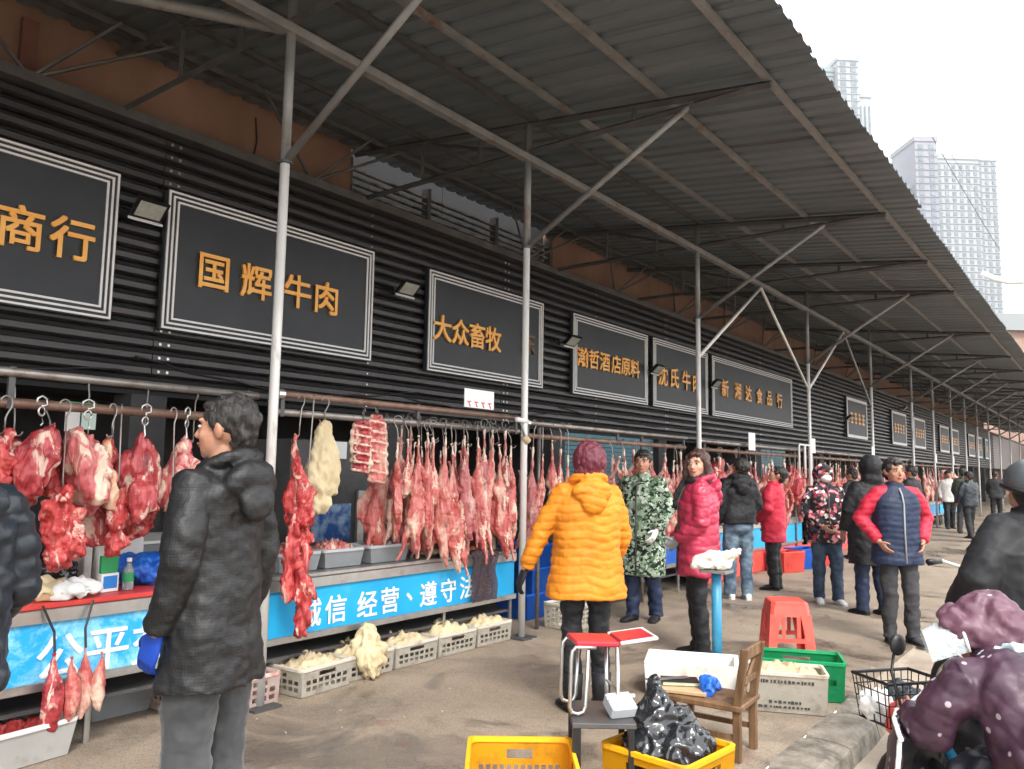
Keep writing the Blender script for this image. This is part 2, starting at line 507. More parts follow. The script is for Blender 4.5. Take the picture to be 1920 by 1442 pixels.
for yy in TR:
    t = empty('truss', (0, yy, 0)); t.parent = can
    L = lambda x, z: V((x + 4.35, 0, z))
    m = MB(); m.tube([L(-6.82, RZ(-6.82) - 0.05), L(-2.0, RZ(-2.0) - 0.05)], 0.034, 4); m.build('top_chord', M_STEELD, t)
    m = MB(); m.tube([L(-6.6, 4.535), L(-2.62, 4.535)], 0.030, 4); m.tube([L(-2.62, 4.535), L(-2.15, 4.545)], 0.030, 4); m.build('bottom_chord', M_STEELD, t)
    for x in (-5.75, -4.95, -3.2):
        m = MB(); m.tube([L(x, 4.54), L(x, RZ(x) - 0.05)], 0.022, 4); m.build('web_bar', M_STEELD, t)
    for xa, xb in ((-5.75, -4.4),):
        m = MB(); m.tube([L(xa, RZ(xa) - 0.06), L(xb, 4.54)], 0.018, 4); m.build('web_bar', M_STEELD, t)
for k, yy in enumerate(POSTS):
    p = empty('post', (0, yy, 0)); p.parent = can
    jz = 3.55 if k < 4 else 4.3
    jz = {1: 3.53, 2: 3.60, 3: 3.55}.get(k, 3.5)
    m = MB(); m.tube([(0, 0, 0), (0, 0, jz)], 0.032, 12); m.build('post_lower', M_POST, p, smooth=True)
    m = MB(); m.tube([(0, 0, jz), (0, 0, 4.80)], 0.034, 10); m.build('post_upper', M_STEEL, p, smooth=True)
    m = MB(); m.disc((0, 0, jz), 0.05, 0.02, 12); m.build('joint_collar', M_STEELD, p)
    m = MB(); m.box((0, 0, 0.008), (0.2, 0.2, 0.016)); m.build('base_plate', M_STEELD, p)
    # knee brace out to the cantilever
    m = MB(); m.tube([(0.03, 0, jz + 0.02), (1.70, 0, 4.56)], 0.026, 8); m.build('knee_brace', M_STEEL, p, smooth=True)
braces = [(9.76, 3.05, 12.15), (14.48, 3.05, 12.15), (14.48, 3.05, 16.9), (19.08, 3.05, 16.9), (9.76, 4.0, 9.2)]
for a, z, b in braces[:4]:
    m = MB(); m.tube([(0, a + (0.05 if b > a else -0.05), z), (0, b, 4.43)], 0.024, 8); m.build('long_brace', M_POST if a < 15 else M_STEEL, can, smooth=True)
# diagonal rods from the gutter up to the roof at the wall
for yy in (-1.6, 1.15, 3.15, 5.9, 9.76, 12.3, 14.6, 17, 19.3, 23.3, 26.6, 29.8):
    for d in (-1.0, 0.55, 1.05):
        m = MB(); m.tube([(FX + 4.35 + 0.06, yy - 0.75, 4.5), (FX + 4.35 + 0.45, yy - 0.75 + d * 0.9, RZ(FX + 0.45) - 0.02)], 0.017, 5); m.build('wall_strut', M_STEELD, can)
m = MB(); m.tube([(FX + 4.35 + 0.42, YA, RZ(FX + 0.42) - 0.035), (FX + 4.35 + 0.42, YB, RZ(FX + 0.42) - 0.035)], 0.026, 6); m.build('wall_purlin', M_STEELD, can)
# diagonal roof tie seen at the upper left
m = MB(); m.tube([(0, 3.15, 4.47), (-2.2, 0.75, 4.80)], 0.042, 8); m.build('roof_tie', M_STEEL, can, smooth=True)

# ------------------------------------------------------------------ shop signs
def glyph(s, size, extr, bold, m):
    cu = bpy.data.curves.new('char', 'FONT')
    cu.body = s; cu.size = size; cu.extrude = extr
    cu.align_x = 'CENTER'; cu.align_y = 'CENTER'
    cu.resolution_u = 3
    o = bpy.data.objects.new('char', cu); COL.objects.link(o)
    dg = bpy.context.evaluated_depsgraph_get(); dg.update()
    me = bpy.data.meshes.new_from_object(o.evaluated_get(dg))
    bpy.data.objects.remove(o)
    if me.vertices:                                   # centre on the glyph itself
        xs = [v.co.x for v in me.vertices]; ys = [v.co.y for v in me.vertices]
        cx, cy = (min(xs) + max(xs)) / 2, (min(ys) + max(ys)) / 2
        for v in me.vertices: v.co.x -= cx; v.co.y -= cy
    if bold:                                          # heavier strokes: four slightly shifted layers, each 1 mm proud of the last
        bm = bmesh.new()
        for k, (dx, dy) in enumerate(((-1, -1), (1, -1), (1, 1), (-1, 1))):
            n0 = len(bm.verts); bm.from_mesh(me); bm.verts.ensure_lookup_table()
            for v in bm.verts[n0:]: v.co += V((dx * bold, dy * bold, 0.001 * k))
        bm.to_mesh(me); bm.free()
    me.materials.clear(); me.materials.append(m)
    return me
ROTS = (PI / 2, 0, PI / 2)                            # text facing +X, reading along +Y
def sign(y0, y1, label, chars, size=0.36, z0=2.68, z1=3.95, lines=3, faded=()):
    w = y1 - y0; h = z1 - z0
    s = empty('shop_sign', (FX + 0.03, (y0 + y1) / 2, (z0 + z1) / 2), 0, label, 'sign', 'signs along the slat facade')
    m = MB(); m.box((0.03, 0, 0), (0.06, w, h)); m.build('board', M_BOARD, s, bevel=0.004)
    for k in range(lines):
        i = 0.012 + k * 0.042; t = 0.017
        m = MB(); a, b = w / 2 - i, h / 2 - i; x = 0.066
        m.box((x, 0, b - t / 2), (0.014, 2 * a, t)); m.box((x, 0, -b + t / 2), (0.014, 2 * a, t))
        m.box((x, a - t / 2, 0), (0.014, t, 2 * b - 2 * t)); m.box((x, -a + t / 2, 0), (0.014, t, 2 * b - 2 * t))
        m.build('frame_line', M_LINE, s)
    for k, (c, yy, zz) in enumerate(chars):
        me = glyph(c, size, 0.012, 0.0055 * size / 0.36, M_GOLDF if k in faded else M_GOLD)
        inst('character', me, s, (0.075, yy - (y0 + y1) / 2, zz - (z0 + z1) / 2), ROTS)
    for yy in (-w * 0.35, w * 0.35):
        m = MB(); m.box((-0.012, yy, h / 2 - 0.1), (0.03, 0.06, 0.1)); m.box((-0.012, yy, -h / 2 + 0.1), (0.03, 0.06, 0.1)); m.build('bracket', M_STEELD, s)
    return s
def row(t, ys, z=3.28): return [(c, y, z) for c, y in zip(t, ys)]
sign(0.70, 3.15, 'grey sign with two gold characters, cut by the picture edge', row('商行', (2.41, 2.79), 3.29))
sign(3.57, 6.05, 'largest grey sign, four gold characters split by a white post', row('国辉牛肉', (4.05, 4.51, 5.0, 5.37)))
sign(6.95, 9.40, 'grey sign with four gold characters and one faded, before second post', row('大众畜牧', (7.2, 7.54, 7.87, 8.21), 3.24) + [('东', 9.02, 3.30)], 0.345, faded=(4,))
sign(10.2, 12.66, 'grey sign with six crowded gold characters', row('瀚哲酒店原料', (10.46, 10.79, 11.13, 11.5, 11.82, 12.15)), 0.325)
sign(12.86, 15.28, 'grey sign squeezed between crowded-character sign and extra wide sign', row('沈氏牛肉', (13.22, 13.71, 14.22, 14.68)), 0.40)
sign(15.5, 20.6, 'extra wide grey sign with six small spaced gold characters', row('新湘达食品行', (16.14, 16.86, 17.49, 18.17, 18.85, 19.57), 3.31), 0.38)
random.seed(9)
far = [(25.8, 28.3), (32.0, 34.5), (36.0, 38.4), (42.0, 44.5), (45.0, 47.5), (51.0, 53.4), (54.0, 56.5), (58.0, 60.5)]
for k, (a, b) in enumerate(far):
    s = empty('shop_sign', (FX + 0.03, (a + b) / 2, 3.315), 0, ORD[k] + ' small sign past the extra wide grey sign', 'sign', 'signs along the slat facade')
    w = b - a
    m = MB(); m.box((0.03, 0, 0), (0.06, w, 1.27)); m.build('board', M_BOARD if k != 7 else M_TEAL, s)
    m = MB(); x = 0.066
    for z in (0.58, -0.58): m.box((x, 0, z), (0.014, w - 0.02, 0.09))
    for q in (w / 2 - 0.055, -w / 2 + 0.055): m.box((x, q, 0), (0.014, 0.09, 1.06))
    m.build('frame_line', M_LINE, s)
    for j in range(4):                                # too far to read: strokes only
        m = MB(); yy = (j - 1.5) * 0.47
        for q in range(3): m.box((0.068, yy + random.uniform(-.02, .02), (q - 1) * 0.14), (0.016, random.uniform(0.2, 0.34), 0.055))
        m.box((0.069, yy, 0), (0.016, 0.06, 0.36))
        m.build('character', M_GOLD, s)

# ------------------------------------------------------------------ floodlights
def floodlight(y, z, label):
    f = empty('floodlight', (FX + 0.03, y, z), 0, label, 'floodlight', 'floodlights over the shop signs')
    m = MB(); m.tube([(0, 0, 0.02), (0.14, 0, 0.05)], 0.014, 6); m.box((0.005, 0, 0.02), (0.02, 0.09, 0.09)); m.build('bracket', M_BLACKP, f)
    R = Euler((0, math.radians(48), 0)).to_matrix()
    h = MB()
    def rg(x, hy, hz): return [R @ V((x, sy * hy, sz * hz)) + V((0.21, 0, 0.05)) for sy, sz in ((-1, -1), (1, -1), (1, 1), (-1, 1))]
    h.loft([rg(-0.05, 0.07, 0.05), rg(0.0, 0.135, 0.095), rg(0.035, 0.14, 0.10)]); h.build('housing', M_BLACKP, f)
    h = MB(); h.loft([rg(0.036, 0.112, 0.074), rg(0.041, 0.112, 0.074)]); h.build('lamp_glass', M_GLASS, f)
    h = MB(); h.loft([[R @ V((x, sy * 0.15, z)) + V((0.21, 0, 0.05)) for sy, x, z in ((-1, 0.037, -0.112), (1, 0.037, -0.112), (1, 0.037, -0.098), (-1, 0.037, -0.098))], [R @ V((x, sy * 0.15, z)) + V((0.21, 0, 0.05)) for sy, x, z in ((-1, 0.06, -0.112), (1, 0.06, -0.112), (1, 0.06, -0.098), (-1, 0.06, -0.098))]]); h.build('reflector_lip', M_LINE, f)
for y, z, l in ((3.33, 3.62, 'black floodlight left of the largest grey sign, nearest of all'), (6.45, 3.55, 'black floodlight between the largest sign and the faded-character sign'), (9.95, 3.42, 'black floodlight at the edge of the crowded-character sign'),
                (12.74, 3.30, 'black floodlight between crowded-character sign and its squeezed neighbour'), (15.38, 3.30, 'black floodlight at the edge of the extra wide sign'), (25.5, 3.22, 'black floodlight at the far small sign'), (33.6, 4.1, 'small bright floodlight high among the far posts')):
    floodlight(y, z, l)

# ------------------------------------------------------------------ towers, low house, cables, street lamp beyond the canopy
M_TOW = mat('tower_pale', (0.22, 0.235, 0.245), (0.27, 0.285, 0.295), 0.05, 0.8)
M_TOWB = mat('tower_lilac', (0.17, 0.172, 0.205), (0.21, 0.213, 0.245), 0.05, 0.8)
M_TOWG = mat('tower_green_grey', (0.16, 0.20, 0.21), None, rough=0.8)
M_WIN = mat('tower_window', (0.05, 0.07, 0.09), (0.14, 0.18, 0.21), 0.3, 0.2, 0, 0.6)
RGT = V((0.7963, 0.6050, 0)); FWD = V((-0.6065, 0.7951, 0))
def plan(r, d, z=0.0):
    p = RGT.normalized() * r + FWD.normalized() * d
    return V((p.x, p.y, z))
def tower(center, rz, blocks, label, z0=0):
    t = empty('tower_block', center, rz, label, 'tower')
    for (x0, x1, y, depth, top, mt, wins) in blocks:
        m = MB(); m.bx((x0, y, z0), (x1, y + depth, top)); m.bx((x0 - 0.5, y - 0.5, top), (x1 + 0.5, y + depth + 0.5, top + 2.2)); m.build('wall', mt, t)
        if not wins: continue
        n, ww, hh, pitch, zs, ztop = wins
        for i in range(n):                            # a window column: one part, its panes told by floor
            m = MB()
            cx = lerp(x0, x1, (i + 0.5) / n)
            z = zs
            while z < min(top - 1.5, ztop):
                m.bx((cx - ww / 2, y - 0.25, z), (cx + ww / 2, y - 0.02, z + hh)); z += pitch
            m.build('window_column', M_WIN, t)['kind'] = 'stuff'
        z = zs - 0.7
        m = MB()
        while z < min(top - 1.5, ztop):
            m.bx((x0 - 0.15, y - 0.45, z), (x1 + 0.15, y - 0.01, z + 0.25)); z += pitch
        m.build('floor_bands', mt, t)['kind'] = 'stuff'
    return t
c = plan(187, 340)
tower(c, math.radians(37.3 + 2), [(-30, -9.5, 4, 18, 129, M_TOWG, (6, 1.9, 1.9, 3.1, 60, 200)), (-9.4, 0.5, 0, 20, 150, M_TOWB, (2, 2.2, 1.8, 3.1, 60, 200)), (0.6, 20.5, 2, 22, 143, M_TOW, (6, 1.6, 1.6, 3.1, 55, 200)), (20.6, 30, 4, 20, 143.5, M_TOW, (3, 1.5, 1.6, 3.1, 55, 200))],
      'pale lilac and white apartment tower above the canopy edge')
c = plan(143, 330)
tower(c, math.radians(37.3 + 4), [(-14, -3, 3, 18, 178, M_TOWG, (3, 2.4, 1.8, 3.1, 90, 220)), (-2.9, 6.5, 0, 20, 182, M_TOW, (2, 2.6, 2.0, 3.1, 90, 220)), (6.6, 14.5, 5, 16, 168, M_TOW, (4, 0.7, 74.0, 200, 90, 168))],
      'tall whitish tower half hidden behind the canopy edge')
c = plan(196, 250)
tower(c, math.radians(39), [(-14, 4, 0, 14, 59, M_TOW, (5, 1.6, 1.6, 3.2, 20, 80))], 'far pale block low between canopy and tower')
lh = empty('brick_house', plan(47.5, 74), math.radians(39), 'low red brick building with white eaves at the picture edge', 'building')
m = MB(); m.bx((-3.2, 0, 0), (9, 8, 15.3)); m.build('wall', mat('brick_salmon', (0.26, 0.16, 0.125), (0.32, 0.21, 0.17), 1, 0.8), lh)
m = MB(); m.bx((-3.7, -0.6, 15.31), (9.5, 8.6, 16.9)); m.build('eaves', M_TOW, lh)

def cable(a, b, sag, r, label):
    m = MB(); pts = []
    for i in range(25):
        t = i / 24
        p = V(a).lerp(V(b), t); p.z -= sag * 4 * t * (1 - t); pts.append(p)
    m.tube(pts, r, 5)
    o = m.build('cable', M_BLACKP); tag(o, label, 'cable')
def pd(px, py, d):                                    # a point d metres ahead in that direction
    return V((0, 0, 1.5)) + CAMM @ V(((px - 960) / 1487 * d, -(py - 721) / 1487 * d, -d))
cable(pd(1540, -120, 26), pd(1905, 470, 62), 0.5, 0.010, 'thin cable rising from behind the canopy into the white sky')
cable(pd(1744, 250, 40), pd(1990, 640, 70), 0.5, 0.018, 'dark cable crossing the lilac apartment tower')
sl_ = empty('street_lamp', plan(17.2, 22, -0.0), 0, 'white street lamp with curved arm at the picture edge', 'street lamp')
pp = [pd(1842, 512, 22), pd(1862, 522, 22), pd(1890, 528, 22), pd(1930, 527, 22), pd(1980, 515, 22)]
m = MB(); m.tube([p - sl_.location for p in pp], [0.07, 0.09, 0.09, 0.08, 0.07], 8); m.build('arm', mat('lamp_white', (0.7, 0.7, 0.68), None, rough=0.5), sl_, smooth=True)
bp = pd(1980, 515, 22) - sl_.location
m = MB(); m.tube([bp, (bp.x, bp.y, 0)], [0.07, 0.11], 8); m.build('pole', MATS['lamp_white'], sl_, smooth=True)
# ------------------------------------------------------------------ stall materials
M_PIPE = mat('pipe_steel_worn', (0.22, 0.20, 0.185), (0.34, 0.32, 0.30), 5, 0.4, 0.6, 0.5, dirt=(0.13, 0.07, 0.045), dscale=6, dlo=0.5, dhi=0.7)
M_PIPEB = mat('pipe_brown_rust', (0.15, 0.085, 0.06), (0.26, 0.16, 0.12), 6, 0.5, 0.3, 0.5, dirt=(0.35, 0.28, 0.24), dscale=9, dlo=0.58, dhi=0.75)
M_CHROME = mat('stainless', (0.50, 0.50, 0.49), (0.62, 0.62, 0.60), 8, 0.28, 0.85, 0.5, dirt=(0.35, 0.31, 0.28), dscale=5)
M_BLUE = mat('banner_blue', (0.008, 0.33, 0.66), (0.015, 0.40, 0.72), 2.5, 0.45, dirt=(0.10, 0.45, 0.72), dscale=3.0, dlo=0.6, dhi=0.85)
mm = NT('banner_blue_blotched')                        # blue broken up by paler blue blotches
f1 = mm.ramp(mm.noise(5.0, 7, 0.75, 0.5), [(0.44, 0.0), (0.60, 1.0)])
mm.color(mm.mix(f1, (0.012, 0.36, 0.74), (0.30, 0.66, 0.82))); M_BLUEF = mm.set(0.45)
M_BANW = mat('banner_white_print', (0.74, 0.78, 0.78), (0.80, 0.82, 0.82), 8, 0.5)
M_REDTOP = mat('counter_red_sheet', (0.50, 0.035, 0.03), (0.60, 0.06, 0.05), 4, 0.4, dirt=(0.28, 0.02, 0.02), dscale=4)
M_WHITEP = mat('white_plastic', (0.66, 0.65, 0.62), (0.76, 0.75, 0.72), 5, 0.45, dirt=(0.45, 0.40, 0.34), dscale=6, dlo=0.58, dhi=0.8)
M_CRATEW = mat('crate_cream_plastic', (0.60, 0.55, 0.46), (0.72, 0.68, 0.60), 7, 0.55, dirt=(0.36, 0.28, 0.20), dscale=7, dlo=0.52, dhi=0.75)
M_CRATEP = mat('crate_pinkish_plastic', (0.62, 0.44, 0.38), (0.72, 0.58, 0.52), 8, 0.55, dirt=(0.5, 0.16, 0.14), dscale=9, dlo=0.55, dhi=0.72)
M_CRATEY = mat('crate_yellow_plastic', (0.86, 0.42, 0.01), (0.92, 0.50, 0.02), 3, 0.42, dirt=(0.42, 0.20, 0.03), dscale=6, dlo=0.54, dhi=0.75)
M_CRATEG = mat('crate_green_plastic', (0.01, 0.28, 0.10), (0.02, 0.36, 0.14), 5, 0.4)
M_TRAY = mat('tray_grey_plastic', (0.42, 0.45, 0.47), (0.52, 0.55, 0.57), 4, 0.4, dirt=(0.35, 0.34, 0.33), dscale=5)
M_FOAM = mat('foam_white', (0.72, 0.71, 0.66), (0.80, 0.79, 0.75), 12, 0.8, bump=0.3, bscale=90, dirt=(0.52, 0.47, 0.38), dscale=5, dlo=0.52, dhi=0.72)
M_SACK = mat('sack_beige_cloth', (0.55, 0.44, 0.26), (0.68, 0.58, 0.38), 6, 0.8, bump=0.35, bscale=35, dirt=(0.36, 0.27, 0.15), dscale=5, dlo=0.55, dhi=0.75)
M_TRIPE = mat('tripe_cream', (0.52, 0.40, 0.24), (0.66, 0.55, 0.36), 14, 0.5, bump=0.7, bscale=60)
M_BLUEP = mat('blue_plastic', (0.01, 0.10, 0.50), (0.02, 0.14, 0.58), 4, 0.35)
M_REDP = mat('red_plastic', (0.74, 0.075, 0.055), (0.82, 0.13, 0.10), 4, 0.45, dirt=(0.42, 0.05, 0.04), dscale=7, dlo=0.56, dhi=0.78)
M_BAG = mat('black_film', (0.010, 0.011, 0.013), (0.022, 0.024, 0.028), 6, 0.16, 0, 0.7)
M_WOOD = mat('chair_wood', (0.10, 0.052, 0.024), (0.24, 0.135, 0.065), 5, 0.6, bump=0.3, bscale=25, dirt=(0.10, 0.05, 0.025), dscale=8, stretch=(4, 4, 0.6))
M_PAPER = mat('paper_white', (0.74, 0.75, 0.73), (0.80, 0.80, 0.79), 9, 0.7)

def meat_mat(name, dark, red, pink, fat, fat_lo, fat_hi, sc=1.0, fs=7.5):
    m = NT(name)
    fib = m.noise(9 * sc, 6, 0.65, 0.8, (1.6, 1.6, 0.35))
    c = m.ramp(fib, [(0.28, dark), (0.46, red), (0.72, pink)])
    fm = m.noise(fs * sc, 7, 0.62, 1.0, (1.3, 1.3, 0.5))
    c = m.mix(m.ramp(fm, [(fat_lo, 0.0), (fat_hi, 1.0)]), c, m.ramp(fib, [(0.3, tuple(x * 0.8 for x in fat)), (0.7, fat)]))
    m.color(c)
    m.bump(m.noise(34 * sc, 5, 0.65, 0.5, (1.5, 1.5, 0.5)), 0.6, 0.012)
    m.b.inputs['Subsurface Weight'].default_value = 0.0
    return m.set(m.ramp(fm, [(0.3, 0.26), (0.7, 0.5)]), 0, 0.55)
M_BEEF = meat_mat('beef', (0.09, 0.006, 0.009), (0.36, 0.028, 0.036), (0.62, 0.13, 0.13), (0.80, 0.56, 0.46), 0.55, 0.61, 1.3)
M_BEEFR = meat_mat('beef_trim', (0.13, 0.006, 0.008), (0.46, 0.03, 0.033), (0.70, 0.15, 0.13), (0.80, 0.50, 0.42), 0.56, 0.64, 1.8)
M_FATTY = meat_mat('beef_fatty', (0.20, 0.02, 0.024), (0.50, 0.10, 0.105), (0.70, 0.28, 0.26), (0.82, 0.64, 0.50), 0.49, 0.57, 1.3)
M_LAMB = meat_mat('lamb', (0.20, 0.016, 0.018), (0.46, 0.085, 0.075), (0.64, 0.22, 0.19), (0.78, 0.56, 0.43), 0.50, 0.66, 1.3, 4.0)
M_LAMBD = meat_mat('lamb_dark', (0.18, 0.03, 0.03), (0.36, 0.085, 0.085), (0.52, 0.19, 0.18), (0.64, 0.46, 0.38), 0.52, 0.72, 1.2, 3.2)
M_BONE = mat('shank_bone', (0.72, 0.56, 0.46), (0.80, 0.70, 0.60), 20, 0.45)
M_FATL = meat_mat('lamb_fat', (0.40, 0.11, 0.09), (0.66, 0.36, 0.29), (0.78, 0.57, 0.46), (0.82, 0.68, 0.54), 0.42, 0.60, 1.4, 6)
M_STRIP = meat_mat('rib_strip', (0.45, 0.10, 0.05), (0.66, 0.22, 0.12), (0.78, 0.40, 0.26), (0.84, 0.66, 0.46), 0.48, 0.60)

# ------------------------------------------------------------------ meat shapes (top of the piece at z = 0, hanging down)
def beef_mesh(seed, H, W, m, lobes=5, rag=0.5):
    rd = random.Random(seed)
    mb = MB()
    prof = [(0, 0.10), (0.06, 0.28), (0.2, 0.55), (0.42, 0.85), (0.65, 1.0), (0.82, 0.86), (0.94, 0.5), (1.0, 0.18)]
    mb.tube([(W * 0.12 * math.sin(t * 3 + seed), W * 0.2 * math.sin(t * 4 + seed * 2), -H * t) for t, _ in prof], [(W * 0.42 * r, W * 0.30 * r) for _, r in prof], 12)
    for k in range(lobes):
        t0 = rd.uniform(0.1, 0.6); t1 = min(1.0 + rd.uniform(-0.05, 0.16) * rag, t0 + rd.uniform(0.3, 0.6))
        a = rd.uniform(0, 2 * PI); off = V((math.cos(a) * W * 0.30, math.sin(a) * W * 0.24, 0))
        r = W * rd.uniform(0.10, 0.2)
        mb.tube([off * 0.55 + V((0, 0, -H * t0)), off + V((0, 0, -H * lerp(t0, t1, 0.35))), off * 1.05 + V((rd.uniform(-.02, .02), rd.uniform(-.02, .02), -H * lerp(t0, t1, 0.75))), off * 0.9 + V((0, 0, -H * t1))], [r * 0.35, r, r * 0.9, r * 0.25], 8)
    me = remesh(mb, 'beef', 0.011, m, 3, ratio=0.75)
    return displace(me, lambda c, n: 0.026 * fbm((c.x * 1.4, c.y * 1.4, c.z * 0.55), 9, (seed, 0, 0)) + 0.022 * (1 - abs(noise.noise(V((c.x * 17 + seed, c.y * 17, c.z * 9)))) - 0.8) + 0.011 * fbm((c.x * 1.5, c.y * 1.5, c.z * 0.6), 34, (0, seed, 0)))
def trim_mesh(seed, H, W, m):                         # a ragged bunch of trimmings
    rd = random.Random(seed); mb = MB()
    for k in range(16):
        a = rd.uniform(0, 2 * PI); q = rd.uniform(0.05, 0.36) * W; z = -H * rd.uniform(0.08, 0.95)
        s = 0.45 + 0.75 * math.sin(PI * min(1, -z / H * 1.05))
        c = V((math.cos(a) * q * s, math.sin(a) * q * s * 0.7, z))
        mb.ball(c, (W * rd.uniform(.10, .19), W * rd.uniform(.08, .15), H * rd.uniform(.08, .17)), 9, 6, rot=(rd.uniform(-.6, .6), rd.uniform(-.6, .6), a))
    mb.tube([(0, 0, 0), (0, 0, -H * 0.5), (0, 0, -H * 0.92)], [W * 0.05, W * 0.26, W * 0.16], 8)
    me = remesh(mb, 'trimmings', 0.012, m, 2)
    return displace(me, lambda c, n: 0.034 * fbm((c.x, c.y, c.z * 0.7), 18, (seed, 0, 0)) + 0.020 * (1 - abs(noise.noise(V((c.x * 30 + seed, c.y * 30, c.z * 22)))) - 0.8) + 0.010 * fbm(c, 60, (0, seed, 0)))
def lamb_mesh(seed, H, m, kind=0):
    rd = random.Random(seed); mb = MB()
    s = H / 1.0
    sw = rd.uniform(-0.06, 0.06)
    J = lambda v: v * rd.uniform(0.85, 1.2)
    P = lambda x, y, z: (x * s, y * s, -z * s)
    # hind leg on the hook: long bare shank, thigh
    mb.tube([P(0, 0, 0), P(0.004, 0, 0.03), P(0.005, 0, 0.16), P(0.004, 0, 0.25), P(0.0, 0, 0.32), P(-0.008, 0.01, 0.42), P(-0.01, 0.01, 0.5), P(-0.01, 0, 0.55)], [0.017 * s, 0.0115 * s, 0.0125 * s, 0.018 * s, 0.034 * s, J(0.056) * s, J(0.058) * s, 0.045 * s], 9)
    a = rd.choice((-1, 1)); b = -a
    if kind != 1:                                      # the other hind leg, cocked to the side
        q = rd.uniform(0.07, 0.19) * a; up = rd.uniform(0.02, 0.26)
        mb.tube([P(q * 1.5, 0.02, up), P(q * 1.4, 0.02, up + 0.03), P(q * 1.25, 0.02, up + 0.16), P(q * 0.95, 0.015, up + 0.23), P(q * 0.55, 0, up + 0.31), P(0, 0, 0.56)], [0.016 * s, 0.0115 * s, 0.013 * s, 0.026 * s, 0.044 * s, 0.04 * s], 8)
    if kind == 2:                                      # hind quarter only, cut flat
        mb.tube([P(0, 0, 0.46), P(sw, 0.0, 0.56), P(sw, 0, 0.66)], [(0.062 * s, 0.05 * s), (0.085 * s, 0.05 * s), (0.07 * s, 0.04 * s)], 10, ref=(1, 0.2, 0))
        mb.ball(P(sw, 0.02, 0.62), (0.085 * s, 0.03 * s, 0.09 * s), 10, 7)
    else:
        mb.tube([P(0, 0, 0.44), P(sw * 0.4, 0.0, 0.56), P(sw, 0, 0.68), P(sw * 1.1, 0.01, 0.80), P(sw * 0.9, 0.0, 0.90), P(sw * 0.8, 0, 0.95)], [(0.058 * s, 0.05 * s), (0.058 * s, 0.042 * s), (J(0.085) * s, 0.05 * s), (J(0.09) * s, 0.055 * s), (0.06 * s, 0.05 * s), (0.03 * s, 0.03 * s)], 10, ref=(1, 0.2, 0))
        # belly flap hanging open
        mb.tube([P(sw + 0.05 * a, 0.02, 0.52), P(sw + J(0.10) * a, 0.03, 0.64), P(sw + J(0.11) * a, 0.03, 0.76), P(sw + 0.06 * a, 0.02, 0.88)], [(0.012 * s, 0.03 * s), (0.012 * s, 0.05 * s), (0.012 * s, 0.045 * s), (0.01 * s, 0.02 * s)], 8, ref=(0.4, 1, 0))
        L = rd.uniform(0.0, 0.1)
        mb.tube([P(sw * 0.8, 0, 0.9), P(sw + 0.02, 0.01, 0.98 + L * 0.6), P(sw + 0.045, 0.02, 1.04 + L)], [0.05 * s, 0.036 * s, 0.016 * s], 8)
        mb.tube([P(sw + 0.04 * b, 0.02, 0.84), P(sw + 0.08 * b, 0.03, 0.94), P(sw + 0.10 * b, 0.03, 1.05), P(sw + rd.uniform(0.05, 0.16) * b, 0.03, 1.15)], [0.045 * s, 0.032 * s, 0.016 * s, 0.011 * s], 8)
        if kind == 3: mb.tube([P(sw + 0.03 * a, -0.02, 0.86), P(sw + 0.07 * a, -0.03, 0.98), P(sw + 0.11 * a, -0.03, 1.08)], [0.04 * s, 0.025 * s, 0.011 * s], 8)
    me = remesh(mb, 'lamb_carcass', 0.0085, [m, M_BONE, M_FATL], 2, ratio=0.8)
    def dis(c, n):
        z = -c.z / s
        rib = 0.0014 * math.sin(c.z / s * 165 + c.x * 20) if 0.58 < z < 0.86 and kind != 2 else 0
        return s * (0.010 * fbm(c, 14, (seed, 0, 0)) + rib + 0.008 * (1 - abs(noise.noise(V((c.x * 24 + seed, c.y * 24, c.z * 9)))) - 0.8) + 0.004 * fbm((c.x, c.y, c.z * 0.5), 50, (0, seed, 0)))
    displace(me, dis)
    for p in me.polygons:                              # bare bone at the shank, a cap of fat over rump and shoulder
        c = p.center; z = -c.z / s
        if z < 0.10 + 0.05 * noise.noise(V((c.x * 20, c.y * 20, seed))): p.material_index = 1
        elif noise.noise(V((c.x * 9 / s + seed, c.y * 9 / s, c.z * 5 / s))) + 0.55 * (p.normal.x * math.cos(seed) + p.normal.y * math.sin(seed)) > 0.42: p.material_index = 2
    return me
def rib_mesh(seed, H, W, m):                           # flat slab of ribs, bones running across
    mb = MB(); rings = []
    for i in range(15):
        t = i / 14; w = W * (0.36 + 0.2 * min(1, t * 5)) * (1 - 0.25 * max(0, t - 0.85) / 0.15); th = 0.026 if 0 < i < 14 else 0.012
        xo = 0.012 * math.sin(t * 3 + seed)
        rings.append([V((xo + w * math.cos(2 * PI * k / 16), th * math.sin(2 * PI * k / 16) * (1 + 0.25 * math.cos(t * 40)), -H * t)) for k in range(16)])
    mb.loft(rings)
    me = remesh(mb, 'rib_slab', 0.009, [m, M_FATL], 1)
    displace(me, lambda c, n: 0.006 * math.sin(c.z * 95 + c.x * 12) + 0.012 * fbm(c, 16, (seed, 0, 0)) + 0.004 * fbm(c, 50))
    for p in me.polygons:
        if abs(p.center.x) > W * 0.42 or math.sin(p.center.z * 95 + p.center.x * 12) > 0.75: p.material_index = 1
    return me
